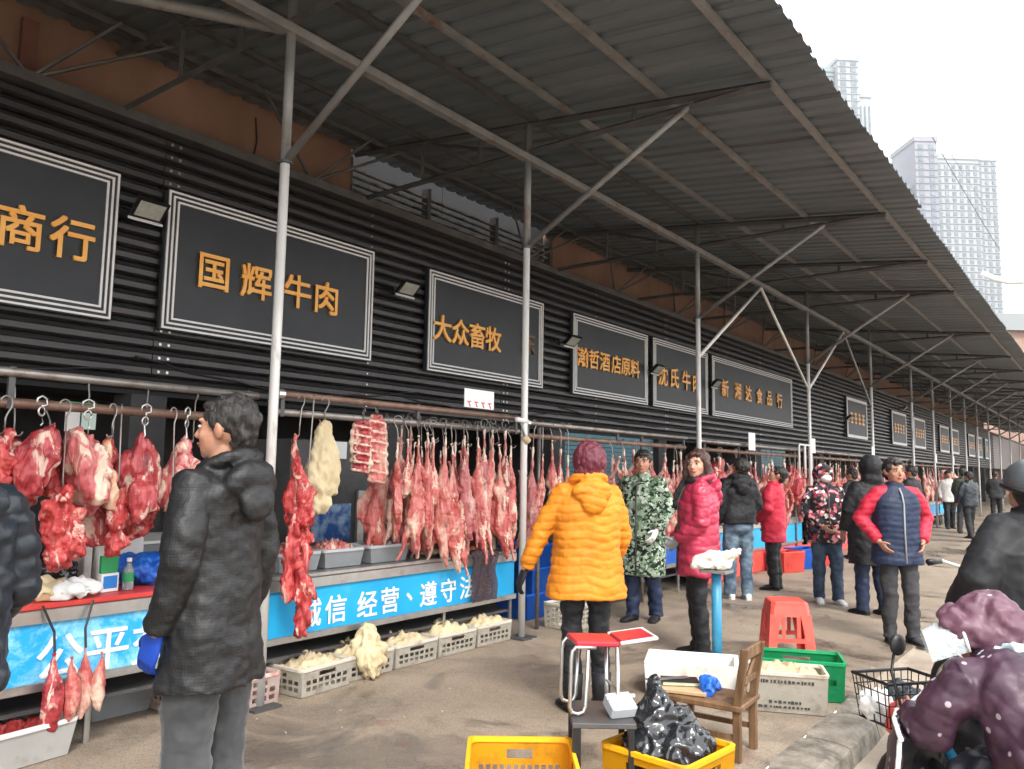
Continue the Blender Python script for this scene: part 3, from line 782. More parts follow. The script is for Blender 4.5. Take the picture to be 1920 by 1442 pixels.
def leg_mesh(seed, H, m):                              # skinned leg joint
    rd = random.Random(seed); mb = MB(); s = H
    mb.tube([(0, 0, 0), (0.0, 0, -0.05 * s), (0, 0, -0.18 * s), (0.01, 0, -0.36 * s), (0.015, 0, -0.58 * s), (0.01, 0, -0.78 * s), (0, 0, -0.93 * s), (-0.01, 0, -1.0 * s)], [0.035 * s, 0.028 * s, 0.05 * s, 0.10 * s, 0.125 * s, 0.11 * s, 0.06 * s, 0.02 * s], 10)
    mb.tube([(0.02, 0.01, -0.4 * s), (0.05 * s, 0.02, -0.7 * s), (0.07 * s, 0.02, -0.92 * s)], [0.04 * s, 0.06 * s, 0.015 * s], 8)
    me = remesh(mb, 'leg_joint', 0.009, m, 2)
    return displace(me, lambda c, n: 0.009 * fbm(c, 14, (seed, 0, 0)) + 0.004 * fbm(c, 50, (0, seed, 0)))
def hook_mesh(L):
    m = MB(); pts = []
    for i in range(9):
        a = PI * i / 8
        pts.append((0.032 * math.cos(a), 0, L + 0.032 * math.sin(a)))
    pts = pts[::-1] + [(0.03, 0, L - 0.02), (0.008, 0, L - 0.06), (0, 0, 0.06), (0, 0, 0.0)]
    for i in range(7):
        a = PI * i / 6
        pts.append((-0.022 + 0.022 * math.cos(a), 0, -0.022 * math.sin(a)))
    m.tube(pts, 0.005, 5)
    return m.mesh('hook', M_PIPE, True)
def ring_hook_mesh(L):
    m = MB()
    m.tube([(0.0 + 0.02 * math.cos(a), 0, L * 0.55 + 0.024 * math.sin(a)) for a in [2 * PI * k / 12 for k in range(13)]], 0.005, 5)
    m.tube([(0, 0, L), (0.004, 0, L * 0.55 + 0.02)], 0.005, 5)
    m.tube([(0, 0, L * 0.55 - 0.022), (0, 0, 0.03), (0.012, 0, -0.015), (0.0, 0, -0.03)], 0.005, 5)
    m.tube([(-0.032, 0, L), (-0.03, 0, L + 0.03), (0, 0, L + 0.045), (0.03, 0, L + 0.03), (0.032, 0, L), (0.0, 0, L - 0.01)], 0.006, 5)
    return m.mesh('hook', M_CHROME, True)

BEEF = [beef_mesh(1, 0.36, 0.24, M_BEEF), beef_mesh(2, 0.45, 0.27, M_FATTY), beef_mesh(3, 0.46, 0.28, M_BEEF, 7), beef_mesh(4, 0.48, 0.24, M_FATTY), beef_mesh(5, 0.40, 0.22, M_BEEFR, 7, 1.0)]
BEEF += [beef_mesh(6, 0.50, 0.30, M_BEEF, 8, 1.2)]
STRIP = [beef_mesh(11, 0.44, 0.10, M_STRIP, 2), beef_mesh(12, 0.60, 0.12, M_BEEFR, 3, 1.0), beef_mesh(13, 0.42, 0.12, M_LAMB, 2)]
RIBS = [rib_mesh(61, 0.40, 0.15, M_BEEF), rib_mesh(62, 0.46, 0.16, M_LAMB)]
TRIM = [trim_mesh(21, 0.40, 0.36, M_BEEFR), trim_mesh(22, 0.34, 0.20, M_BEEFR)]
LAMB = [lamb_mesh(31 + k, 1.0, M_LAMBD if k in (4, 6) else M_LAMB, (0, 3, 1, 0, 3, 2, 1, 0)[k]) for k in range(8)]
LEG = [leg_mesh(51, 0.40, M_LAMB), leg_mesh(52, 0.42, M_BEEF)]
HOOK = {}
def hang(name, mesh, loc, top, rz, label, cat, group, s=1.0, ring=False, sx=None, hook=True):
    o = inst(name, mesh, None, loc, (random.uniform(-.05, .05), random.uniform(-.05, .05), rz), (sx or s, sx or s, s))
    tag(o, label, cat, group)
    L = max(0.06, top - loc[2])
    if hook:
        k = (round(L, 2), ring)
        if k not in HOOK: HOOK[k] = (ring_hook_mesh if ring else hook_mesh)(k[0])
        h = inst('hook', HOOK[k], o, (0, 0, 0.0), (0, 0, PI / 2), (1 / (sx or s), 1 / (sx or s), 1 / s))
    return o

# ------------------------------------------------------------------ racks
def rack(y0, y1, zt, zb, label, x=-4.45, mt=M_PIPE, mb_=M_PIPEB, legs=()):
    r = empty('meat_rack', (x, (y0 + y1) / 2, 0), 0, label, 'rack', 'pipe racks above the stall counters')
    h = (y1 - y0) / 2
    m = MB(); m.tube([(0, -h, zt), (0, h, zt)], 0.024, 10); m.build('upper_pipe', mt, r, smooth=True)
    m = MB(); m.tube([(-0.03, -h, zb), (-0.03, h, zb)], 0.026, 10); m.build('lower_pipe', mb_, r, smooth=True)
    n = max(2, int(h * 2 / 1.2))
    for k in range(n + 1):
        yy = -h + 0.06 + (2 * h - 0.12) * k / n
        m = MB(); m.box((-0.015, yy, (zt + zb) / 2), (0.022, 0.03, zt - zb + 0.06)); m.build('clamp', M_STEELD, r)
    m = MB(); m.disc((0, -h + 0.03, zt), 0.034, 0.05, 10, 'y'); m.build('end_fitting', M_CHROME, r)
    for q in legs:
        m = MB(); m.tube([(-0.03, q, zt), (-0.03, q, 0)], 0.02, 8); m.build('upright', M_PIPE, r, smooth=True)
    return r
rack(0.2, 3.10, 1.955, 1.80, 'two grey and rusty pipes carrying the beef by the black coat', legs=(-0.9,))
rack(3.24, 5.98, 1.985, 1.865, 'rust brown pipe rack carrying the row of lamb', mt=M_PIPEB, mb_=M_PIPE)
rack(6.05, 9.6, 1.95, 1.83, 'pipe rack behind the woman in yellow', legs=(-1.5, 0.6))
rack(9.95, 14.3, 1.93, 1.82, 'pale pipe rack behind the man in black sweater', legs=(-1.9, 1.9))
rack(14.65, 18.9, 1.93, 1.82, 'pipe rack behind the flowered jacket', legs=(-1.9, 1.9))
rack(19.3, 23.3, 1.93, 1.82, 'pipe rack behind the man in the navy vest', legs=(-1.9, 1.9))
rack(23.7, 32.0, 1.93, 1.82, 'long pipe rack at the far end of the stalls', legs=(-3.9, 0, 3.9))

random.seed(4)
GB = 'beef hanging over the red topped counter'
hang('hanging_beef', TRIM[1], (-4.42, 1.62, 1.66), 1.80, 0.3, 'orange red meat scrap hanging at the picture edge', 'meat', GB, 0.9)
hang('hanging_beef', BEEF[0], (-4.43, 1.79, 1.72), 1.80, 0.4, 'dark pink beef cut hanging at the picture edge, second on its rack', 'meat', GB, 1.2, True)
hang('hanging_beef', BEEF[4], (-4.58, 1.90, 1.66), 1.80, 1.9, 'narrow dark beef cut hanging behind the broad marbled one', 'meat', GB, 0.85)
hang('hanging_beef', BEEF[1], (-4.42, 2.02, 1.71), 1.80, 0.1, 'broad pale marbled beef cut with fat trimmed base', 'meat', GB, 1.08, True)
hang('hanging_trimmings', TRIM[0], (-4.38, 1.90, 1.37), 1.80, 0.2, 'big ragged bunch of bright red trimmings above the counter', 'meat', GB, 1.0)
hang('hanging_ribs', STRIP[0], (-4.43, 2.16, 1.66), 1.80, 0.5, 'narrow orange strip of ribs between two beef cuts', 'meat', GB, 1.02)
hang('hanging_beef', BEEF[4], (-4.58, 2.24, 1.64), 1.80, 0.9, 'dark beef scrap hanging behind the orange ribs', 'meat', GB, 0.8)
hang('hanging_beef', BEEF[2], (-4.43, 2.34, 1.68), 1.80, 0.2, 'dark beef cut with curled fat beside the black coat', 'meat', GB, 1.14, True)
hang('hanging_beef', BEEF[3], (-4.43, 2.60, 1.68), 1.80, 0.6, 'pale pink beef side touching the face of the black-coated man', 'meat', GB, 1.08, True)
hang('hanging_trimmings', STRIP[1], (-4.36, 2.50, 1.26), 1.80, 0.5, 'red strip of meat hanging low before the black coat', 'meat', GB, 0.55, sx=0.9)
hang('hanging_beef', STRIP[1], (-4.37, 3.38, 1.72), 1.95, 0.2, 'long pink red strip of beef between black coat and sack', 'meat', GB, 1.05, sx=1.35)
hang('hanging_trimmings', TRIM[1], (-4.34, 3.44, 1.36), 1.95, 0.9, 'loose red trimmings hanging halfway below the pink strip', 'meat', GB, 1.15, sx=1.0)
hang('hanging_trimmings', TRIM[1], (-4.32, 3.40, 0.98), 1.86, 0.2, 'lowest bright red trimmings covering the banner edge', 'meat', GB, 1.6, sx=1.1, hook=False)
hang('hanging_trimmings', TRIM[1], (-4.33, 3.33, 1.18), 1.86, 2.2, 'dark red trimmings behind the black coat sleeve', 'meat', GB, 1.5, sx=1.0, hook=False)
hang('hanging_beef', BEEF[5], (-4.62, 2.12, 1.62), 1.95, 1.3, 'dark ragged beef quarter behind the orange ribs, rear row', 'meat', GB, 1.15)
hang('hanging_beef', BEEF[0], (-4.62, 1.74, 1.66), 1.95, 2.2, 'dark beef cut in the rear row at the picture edge', 'meat', GB, 1.2)
hang('hanging_trimmings', TRIM[0], (-4.60, 2.42, 1.42), 1.95, 1.1, 'dark trimmings in the rear row below the curled-fat cut', 'meat', GB, 0.85)
hang('hanging_trimmings', TRIM[1], (-4.44, 2.22, 1.36), 1.80, 1.1, 'small ragged trimmings between counter box and orange ribs', 'meat', GB, 1.0)
hang('hanging_beef', STRIP[1], (-4.60, 2.75, 1.66), 1.95, 0.4, 'thin red strip in the rear row beside the black coat', 'meat', GB, 0.9)
for k, (yy, z, s) in enumerate(((4.02, 1.85, 0.98), (4.16, 1.90, 1.12))):
    hang('hanging_ribs', RIBS[k], (-4.45, yy, z), 1.90, PI / 2 - 0.5 + 0.3 * k, ('short red rib slab next to the beige sack', 'longer pink rib slab between short slab and lamb')[k], 'meat', GB, s, sx=1.0)
GL = 'lamb carcasses hanging on the brown pipe'
random.seed(14)
for k in range(15):
    yy = 4.34 + k * 0.105 + random.uniform(-.02, .02)
    z = random.uniform(1.70, 1.86) if k > 3 else 1.70 + 0.03 * k
    s = random.uniform(0.80, 0.98)
    if k in (0, 1): s = 0.66
    o = hang('lamb_carcass', LAMB[(k * 5 + k // 4) % 8 if k != 14 else 0], (-4.40 + random.uniform(-.03, .03), yy, z), 1.865, random.uniform(-1.0, 1.0) + PI / 2, ORD[k] + ' lamb carcass of the front row, counted from the rib slabs', 'lamb carcass', GL, s, sx=s * 1.05)
for k in range(11):
    yy = 4.40 + k * 0.14 + random.uniform(-.03, .03)
    s = random.uniform(0.75, 0.95)
    hang('lamb_carcass', LAMB[(k * 3 + 1) % 8], (-4.60 + random.uniform(-.03, .03), yy, random.uniform(1.66, 1.88)), 1.90, random.uniform(0, 3), ORD[k] + ' lamb carcass of the rear row, counted from the rib slabs', 'lamb carcass', GL, s, sx=s * 1.0)
for k, (yy, z, q, s) in enumerate(((6.18, 1.72, LAMB[4], 0.9), (6.34, 1.66, LAMB[1], 0.75), (6.5, 1.80, LAMB[2], 0.85), (6.66, 1.72, LAMB[5], 0.8), (6.8, 1.66, LAMB[3], 0.8))):
    hang('lamb_carcass', q, (-4.45, yy, z), 1.95, 0.7 * k, ORD[k] + ' lamb carcass between the white post and the yellow jacket', 'lamb carcass', 'lamb behind the yellow jacket', s, sx=s * 1.15)
random.seed(15)
def far_row(a, b, step, group, what, z=1.66):
    k = 0; yy = a
    while yy < b and k < 30:
        q = random.choice(LAMB + LAMB + BEEF[:3] + [LEG[1], STRIP[1]])
        s = random.uniform(0.75, 0.95) if q in LAMB else random.uniform(1.2, 1.6)
        hang('hanging_meat', q, (-4.45 + random.uniform(-.12, .06), yy, z + random.uniform(-.06, .12)), 1.83, random.uniform(0, 6), ORD[k] + ' piece of meat on the rack ' + what, 'meat', group, s, sx=s * 1.3)
        yy += step * random.uniform(0.75, 1.3); k += 1
far_row(7.15, 9.5, 0.15, 'meat on the rack behind the camouflage coat', 'behind the camouflage coat')
far_row(10.1, 14.2, 0.16, 'meat on the pale rack', 'behind the man in black sweater')
far_row(14.8, 18.8, 0.24, 'meat on the rack behind the flowered jacket', 'behind the flowered jacket')
far_row(19.4, 23.2, 0.24, 'meat on the rack behind the navy vest', 'behind the navy vest')
far_row(23.9, 31.5, 0.45, 'meat on the far rack', 'at the far end')

# beige sack hung on the rack
mb = MB()
mb.tube([(0, 0, 0), (0.0, 0, -0.04), (0.01, -0.01, -0.16), (0, 0.01, -0.32), (0.0, -0.02, -0.46), (0, -0.05, -0.52), (0, -0.04, -0.58), (0, -0.07, -0.64)], [0.012, 0.045, 0.095, 0.135, 0.14, 0.10, 0.12, 0.06], 14, flat=0.6, ref=(0, 1, 0))
me = remesh(mb, 'sack', 0.010, M_SACK, 3)
displace(me, lambda c, n: 0.022 * fbm((c.x, c.y * 1.6, c.z * 0.6), 11, (3, 0, 0)) + 0.030 * (1 - abs(noise.noise(V((c.x * 9, c.y * 17 + c.z * 5, c.z * 6)))) - 0.8) + 0.008 * fbm((c.x, c.y, c.z * 0.4), 34))
o = inst('cloth_sack', me, None, (-4.43, 3.64, 1.83)); tag(o, 'beige cloth sack hanging from the rack next to the long strip', 'sack')
inst('hook', hook_mesh(0.13), o, (0, 0, 0), (0, 0, PI / 2))

# ------------------------------------------------------------------ counters
def counter(y0, y1, label, text, top, banner=M_BLUE, z1=0.77, z0=0.33, x=-4.5, csize=0.21, low=None):
    c = empty('stall_counter', (x, (y0 + y1) / 2, 0), 0, label, 'counter', 'stall counters with blue fronts')
    h = (y1 - y0) / 2
    m = MB(); m.box((-0.36, 0, z1 - 0.014), (0.76, 2 * h, 0.028)); m.build('counter_top', top, c, bevel=0.004)
    m = MB(); m.box((0.012, 0, z1 - 0.065), (0.035, 2 * h, 0.07)); m.build('top_rail', M_CHROME, c, bevel=0.004)
    m = MB(); m.box((0.012, 0, z0 + 0.02), (0.035, 2 * h, 0.045)); m.build('bottom_rail', M_CHROME, c, bevel=0.004)
    m = MB(); m.box((0.0, 0, (z0 + z1) / 2 - 0.03), (0.012, 2 * h - 0.02, z1 - z0 - 0.13)); m.build('banner', banner, c)
    n = max(1, round((y1 - y0) / 0.95))
    for k in range(n + 1):
        yy = -h + 0.03 + (2 * h - 0.06) * k / n
        for xx in (-0.01, -0.68):
            m = MB(); m.tube([(xx - 0.012, yy, 0), (xx - 0.012, yy, z1 - 0.03)], 0.018, 6); m.build('leg', M_CHROME, c)
    m = MB(); m.box((-0.36, 0, 0.22), (0.66, 2 * h - 0.1, 0.02)); m.build('lower_shelf', M_STEELD, c)
    m = MB(); m.box((-0.70, 0, (z0 + z1) / 2), (0.012, 2 * h, z1 - z0 - 0.03)); m.build('back_panel', M_STEELD, c)
    if low: m = MB(); m.box((0.004, 0, z0 / 2), (0.010, 2 * h - 0.05, z0 - 0.02)); m.build('skirt', low, c)
    for ch, yy, zz in text:
        inst('character', glyph(ch, csize, 0.002, 0.0028, M_BANW), c, (0.0085, yy - (y0 + y1) / 2, zz), ROTS)
    return c
counter(0.6, 2.98, 'red topped counter with blotchy blue front behind the black coat', row('公平交易', (2.0, 2.25, 2.50, 2.75), 0.485), M_REDTOP, M_BLUEF, csize=0.25)
counter(3.20, 5.98, 'steel counter under the lamb with white characters on blue front', row('诚信经营、遵守法规', (3.63, 3.86, 4.16, 4.39, 4.60, 4.82, 5.06, 5.30, 5.54), 0.497), M_CHROME, csize=0.205)
counter(7.2, 9.5, 'blue fronted counter behind the camouflage coat', (), M_CHROME, M_BLUEP)
counter(9.95, 14.4, 'cyan fronted counter with red skirt behind the red jackets', (), M_CHROME, low=M_REDP)
counter(14.75, 18.8, 'blue fronted counter behind the flowered jacket', (), M_CHROME, low=M_REDP)
counter(19.3, 23.2, 'blue fronted counter behind the navy vest', (), M_CHROME)
counter(23.8, 31.5, 'blue fronted counter at the far end of the row', (), M_CHROME)

# ------------------------------------------------------------------ crates, trays, boxes
def panel(w0, w1, h, cols, rows, mx, mz, t, gap=0.45, solid=(), wide=None):
    """one wall of a crate, w0 wide at the foot and w1 at the rim, pierced by a grid of slots; lies in the xz plane"""
    xs = [0.0]; zs = [0.0]
    cw = (1 - 2 * mx) / max(cols, 1); ch = (1 - 2 * mz) / max(rows, 1)
    for c in range(cols):
        a = mx + c * cw + cw * (1 - gap) / 2; xs += [a, a + cw * gap]
    for r in range(rows):
        a = mz + r * ch + ch * 0.2; zs += [a, a + ch * 0.6]
    xs.append(1.0); zs.append(1.0)
    bm = bmesh.new(); grid = []
    for z in zs:
        w = lerp(w0, w1, z)
        grid.append([bm.verts.new(((x - 0.5) * w, 0, z * h)) for x in xs])
    for j in range(len(zs) - 1):
        for i in range(len(xs) - 1):
            if i % 2 == 1 and j % 2 == 1 and ((i - 1) // 2, (j - 1) // 2) not in solid: continue
            if wide and (j - 1) // 2 == rows - 1 and j % 2 == 1 and 2 * wide[0] + 1 <= i <= 2 * wide[1] + 1: continue
            bm.faces.new((grid[j][i], grid[j][i + 1], grid[j + 1][i + 1], grid[j + 1][i]))
    bmesh.ops.solidify(bm, geom=list(bm.faces), thickness=t)
    me = bpy.data.meshes.new('side_wall'); bm.to_mesh(me); bm.free()
    return me
def crate(loc, rz, L, W, H, m, label, group=None, taper=0.93, cols=6, rows=3, name='crate', rim=0.022, cat='crate', handle=True, mz=0.12):
    c = empty(name, loc, rz, label, cat, group)
    t = 0.006
    for (w, d, ang) in ((L, W, 0), (L, W, PI), (W, L, PI / 2), (W, L, -PI / 2)):
        k = max(1, round(cols * w / L)) if cols else 0
        sol = (); wide = None
        if handle and k >= 3:
            wide = ((k - 1) // 2 - (1 if k > 5 else 0), k // 2 + (1 if k > 5 else 0)); sol = tuple((q, rows - 1) for q in range(k))
        me = panel(w * taper - 0.002, w - 0.002, H - 0.012, k, rows if k else 0, 0.07, mz, t, 0.66, sol, wide)
        me.materials.append(m)
        tilt = math.atan2(d * (1 - taper) / 2, H)
        o = inst('side_wall', me, c, (0, 0, 0.006))
        o.matrix_local = Matrix.Translation((0, 0, 0.006)) @ Matrix.Rotation(ang, 4, 'Z') @ Matrix.Translation((0, -d * taper / 2, 0)) @ Matrix.Rotation(tilt, 4, 'X')
    mb = MB(); mb.box((0, 0, 0.008), (L * taper - 0.01, W * taper - 0.01, 0.010)); mb.build('base', m, c)
    mb = MB()
    a, b = L / 2 + 0.006, W / 2 + 0.006
    def rr(a, b, z, q=0.03):
        out = []
        for (sx, sy, a0) in ((1, 1, 0), (-1, 1, PI / 2), (-1, -1, PI), (1, -1, 3 * PI / 2)):
            for k in range(4):
                an = a0 + PI / 2 * k / 3
                out.append(V((sx * (a - q) + q * math.cos(an), sy * (b - q) + q * math.sin(an), z)))
        return out
    mb.loft([rr(a - 0.016, b - 0.016, H - 0.02), rr(a, b, H - 0.02), rr(a + 0.002, b + 0.002, H), rr(a - 0.014, b - 0.014, H + 0.002), rr(a - 0.016, b - 0.016, H - 0.02)], False)
    mb.build('rim', m, c)
    return c
def heap(name, parent, L, W, z, h, m, seed, amp=0.02, sc=14, loc=(0, 0, 0)):
    mb = MB(); n = 18; rd = random.Random(seed)
    rows_ = []
    for j in range(n + 1):
        v = j / n * 2 - 1
        rows_.append([V((u * L / 2, v * W / 2, z + h * (1 - max(abs(u), abs(v)) ** 3) + amp * fbm((u * L, v * W, seed), sc) * (0.2 + 0.8 * (1 - max(abs(u), abs(v)) ** 4)))) for u in [i / n * 2 - 1 for i in range(n + 1)]])
    mb.loft(rows_, False, 0, False)
    return mb.build(name, m, parent, True, loc=loc)
GC = 'cream crates in a row before the steel counter'
cy = [3.64, 4.10, 4.58, 5.07, 5.56]
clab = ['cream crate nearest the black coat, heaped with tripe', 'cream crate under the upright cloth bag', 'cream crate right after the upright cloth bag', 'cream crate second from the white post, crammed with cloth', 'cream crate at the foot of the white post']
for k, yy in enumerate(cy):
    c = crate((-4.53 + random.uniform(-.012, .012) + (0.06 if k == 0 else 0), yy, 0), PI / 2 + random.uniform(-.03, .03) + (0.08 if k == 0 else 0), 0.465, 0.33, 0.175 + 0.01 * (k == 0), M_CRATEW, clab[k], GC, 0.95, 7, 3)
    o = heap('tripe_heap', None, 0.42, 0.29, 0.14, 0.07 + 0.02 * (k % 2), M_TRIPE if k in (0, 2) else M_SACK, k, 0.06, 9)
    o.location = c.location; o.rotation_euler = c.rotation_euler
    tag(o, ('creamy tripe heaped in the crate nearest the black coat', 'tripe under the upright cloth bag', 'pale tripe in the crate right after the cloth bag', 'beige cloth folded into the second crate from the post', 'beige cloth in the crate at the post foot')[k], 'tripe' if k < 3 else 'cloth')
mb = MB()
mb.tube([(0.02, 0, 0.40), (0.01, 0.0, 0.36), (0, 0.01, 0.26), (0.03, 0.0, 0.17), (0.06, -0.01, 0.10), (0.08, -0.01, 0.02)], [0.01, 0.045, 0.085, 0.115, 0.10, 0.04], 14)
mb.ball((-0.02, 0.04, 0.19), (0.11, 0.14, 0.05))
me = remesh(mb, 'cloth_bag', 0.010, M_SACK, 3)
displace(me, lambda c, n: 0.04 * fbm((c.x * 1.5, c.y * 1.5, c.z * 0.45), 9, (9, 0, 0)) + 0.04 * (1 - abs(noise.noise(V((c.x * 18, c.y * 18 + c.z * 6, c.z * 5)))) - 0.8) + 0.01 * fbm((c.x, c.y, c.z * 0.4), 34))
o = inst('cloth_bag', me, None, (-4.39, 4.06, 0.0)); tag(o, 'upright beige cloth bag leaning out of the crate row', 'bag')
crate((-4.50, 3.14, 0), PI / 2, 0.30, 0.34, 0.20, M_CRATEP, 'pink stained crate beside the grey trouser leg', GC, 0.95, 4, 3)
crate((-4.72, 2.83, 0), PI / 2, 0.26, 0.30, 0.17, M_CRATEP, 'pink stained crate half hidden behind the grey trousers', None, 0.95, 4, 3)
b = crate((-4.95, 2.52, 0), PI / 2, 0.40, 0.30, 0.19, M_TRAY, 'plain grey bin on the ground under the red topped counter', None, 0.85, 0, 0, 'plastic_bin', cat='bin')
b = crate((-4.52, 1.84, 0), PI / 2 + 0.1, 0.42, 0.32, 0.19, M_WHITEP, 'white tub of dark red offal on the ground at the picture edge', None, 0.86, 0, 0, 'plastic_tub', cat='tub')
o = heap('offal_heap', None, 0.37, 0.27, 0.12, 0.05, meat_mat('offal', (0.10, 0.006, 0.008), (0.24, 0.02, 0.02), (0.42, 0.06, 0.06), (0.5, 0.2, 0.18), 0.62, 0.75, 1.6), 5, 0.07, 14); o.location = b.location; o.rotation_euler = b.rotation_euler
tag(o, 'dark red offal piled in the white tub', 'offal')
crate((-4.30, 6.66, 0), PI / 2 - 0.1, 0.46, 0.34, 0.24, M_CRATEW, 'single cream crate standing behind the woman in yellow', None, 0.95, 6, 4)
for k, (yy, z) in enumerate(((6.82, 0.0), (6.88, 0.25), (6.84, 0.48))):
    crate((-4.98, yy, z), 0.05 * k, 0.42, 0.52, 0.26, M_BLUEP, ('lowest', 'middle', 'topmost')[k] + ' blue tub of the stack behind the woman in yellow', 'stacked blue tubs', 0.88, 0, 0, 'blue_tub', cat='tub')

# trays on the steel counter
GT = 'grey trays on the steel counter'
for k, (yy, L) in enumerate(((3.58, 0.36), (3.98, 0.38), (4.44, 0.42))):
    b = crate((-4.70, yy, 0.772), PI / 2, L, 0.30, 0.135, M_TRAY, ('grey tray half hidden by the red strip', 'middle grey tray heaped with bones', 'grey tray at the lamb end of the three')[k], GT, 0.88, 0, 0, 'plastic_tray', cat='tray')
    o = heap('bone_heap', None, L - 0.04, 0.26, 0.08, 0.09 if k < 2 else 0.035, M_FATTY if k < 2 else M_WHITEP, 30 + k, 0.07, 18); o.location = b.location; o.rotation_euler = b.rotation_euler
    tag(o, ('pale bones in the tray half hidden by the strip', 'pale bones piled in the middle grey tray', 'white fat in the tray at the lamb end')[k], 'bones')
rd = random.Random(8)
for k, (yy, m_, s) in enumerate(((4.95, M_TRIPE, 0.10), (5.12, M_LAMB, 0.09), (5.42, M_STRIP, 0.12), (5.62, M_STRIP, 0.10))):
    mb = MB()
    for j in range(5):
        a = rd.uniform(0, 6.28); q = s * rd.uniform(0.2, 0.9)
        mb.tube([(0, 0, 0.025), (q * math.cos(a), q * math.sin(a), 0.04), (q * 1.5 * math.cos(a + 0.4), q * 1.5 * math.sin(a + 0.4), 0.02)], [0.028, 0.024, 0.012], 7)
    me = remesh(mb, 'meat_scraps', 0.010, m_, 2); displace(me, lambda c, n: 0.006 * fbm(c, 30, (k, 0, 0)))
    o = inst('meat_scraps', me, None, (-4.62, yy, 0.775)); tag(o, ('cream tripe strips lying on the counter under the lamb', 'pink scraps lying beside the tripe strips', 'orange scraps on the counter under the lamb', 'orange scraps at the post end of the counter')[k], 'meat scraps')
# black net hanging down the banner
mb = MB(); n = 12
rw = []
for j in range(13):
    z = 0.80 - j * 0.036
    rw.append([V((0.03 + 0.012 * math.sin(i * 1.7 + j * 0.6) + (0.0 if j else -0.02), -0.17 + i * 0.34 / n + 0.01 * math.sin(j), z)) for i in range(n + 1)])
mb.loft(rw, False, 0, False)
m = NT('black_net'); vn = m.voro(70.0, 'DISTANCE_TO_EDGE'); m.color(m.ramp(vn, [(0.0, (0.02, 0.018, 0.02)), (0.2, (0.06, 0.02, 0.03))])); m.l(m.ramp(vn, [(0.16, 1.0), (0.22, 0.55)]), m.b.inputs['Alpha']); m.set(0.6)
o = mb.build('net_bag', m.mat, None, True, loc=(-4.47, 5.48, 0)); tag(o, 'black net bag hanging over the blue front near the post', 'net bag')
# on the red counter
def box_thing(name, loc, rz, s, m, label, cat, lid=None):
    e = empty(name, loc, rz, label, cat)
    q = MB(); q.box((0, 0, s[2] / 2), s); q.build('body', m, e, bevel=0.006)
    if lid: q = MB(); q.box((0, 0, s[2] + 0.012), (s[0] + 0.02, s[1] + 0.02, 0.025)); q.build('lid', lid, e, bevel=0.005)
    return e
box_thing('foam_box', (-5.02, 2.48, 0.772), 0.1, (0.26, 0.30, 0.30), M_WHITEP, 'white lidded box at the back of the red topped counter', 'box', M_FOAM)
box_thing('foam_box', (-5.02, 2.30, 0.772), 0.0, (0.24, 0.05, 0.40), M_FOAM, 'white foam slab propped beside the lidded box', 'box')
e = empty('display_card', (-4.64, 2.30, 0.772), 0.15, 'green and blue card standing on the red topped counter', 'card')
q = MB(); q.box((0, 0, 0.052), (0.035, 0.11, 0.104)); q.build('frame', M_PAPER, e, bevel=0.003)
q = MB(); q.box((0.018, 0, 0.055), (0.004, 0.085, 0.07)); q.build('blue_panel', mat('card_blue', (0.02, 0.20, 0.62), None, rough=0.4), e)
q = MB(); q.box((-0.004, 0, 0.155), (0.02, 0.105, 0.098)); q.build('green_panel', mat('card_green', (0.02, 0.27, 0.09), None, rough=0.4), e)
e = empty('water_bottle', (-4.62, 2.405, 0.772), 0, 'clear plastic bottle with green label beside the display card', 'bottle')
q = MB(); q.tube([(0, 0, 0), (0, 0, 0.01), (0, 0, 0.115), (0, 0, 0.145), (0, 0, 0.165)], [0.027, 0.031, 0.031, 0.014, 0.012], 12)
m = NT('clear_bottle'); m.b.inputs['Transmission Weight'].default_value = 0.8; m.color((0.75, 0.82, 0.80)); m.set(0.1)
q.build('body', m.mat, e, True)
q = MB(); q.tube([(0, 0, 0.05), (0, 0, 0.10)], 0.0318, 12, False); q.build('label_band', MATS['card_green'], e, True)
q = MB(); q.disc((0, 0, 0.174), 0.014, 0.02, 10); q.build('cap', M_PAPER, e)
for k, (yy, xx, s, m_, l) in enumerate(((1.97, -4.60, (0.13, 0.12, 0.06), M_SACK, 'crumpled beige wrapping on the red counter'), (2.08, -4.56, (0.10, 0.13, 0.05), M_PAPER, 'crumpled white plastic on the red counter edge'), (2.02, -4.85, (0.14, 0.2, 0.13), M_BAG, 'black plastic bag under the red trimmings'), (2.62, -4.8, (0.15, 0.17, 0.10), M_BLUEP, 'dark blue bag lying before the black coat'))):
    mb = MB(); mb.ball((0, 0, s[2] * 0.8), s, 16, 10)
    me = remesh(mb, 'bag', 0.010, m_, 1)
    displace(me, lambda c, n: 0.045 * fbm(c, 9, (k * 3, 0, 0)) + 0.014 * fbm(c, 26, (0, k, 0)))
    for v in me.vertices: v.co.z = max(v.co.z, 0.002)
    o = inst('crumpled_bag', me, None, (xx, yy, 0.772)); tag(o, l, 'bag')
# leg joints tied to the red counter
GJ = 'leg joints tied to the red topped counter'
for k, (yy, z, s, q) in enumerate(((1.93, 0.53, 1.0, 1), (2.01, 0.50, 0.85, 0), (2.085, 0.53, 0.92, 0), (2.165, 0.50, 0.78, 0))):
    o = inst('leg_joint', LEG[q], None, (-4.40 + 0.02 * (k % 2), yy, z), (0, 0, k * 1.3), (s, s, s))
    tag(o, ORD[k] + ' skinned leg joint from the picture edge, tied below the red counter', 'meat', GJ)
    if k in (0, 2):
        mb = MB(); mb.tube([(0, 0, 0.0), (-0.02 * s, 0, 0.10), (-0.06, 0.05 * (k - 1), 0.235)], 0.007, 5)
        c_ = mb.build('black_cord', M_BLACKP, o); c_.rotation_euler = (0, 0, -k * 1.3); c_.scale = (1 / s,) * 3
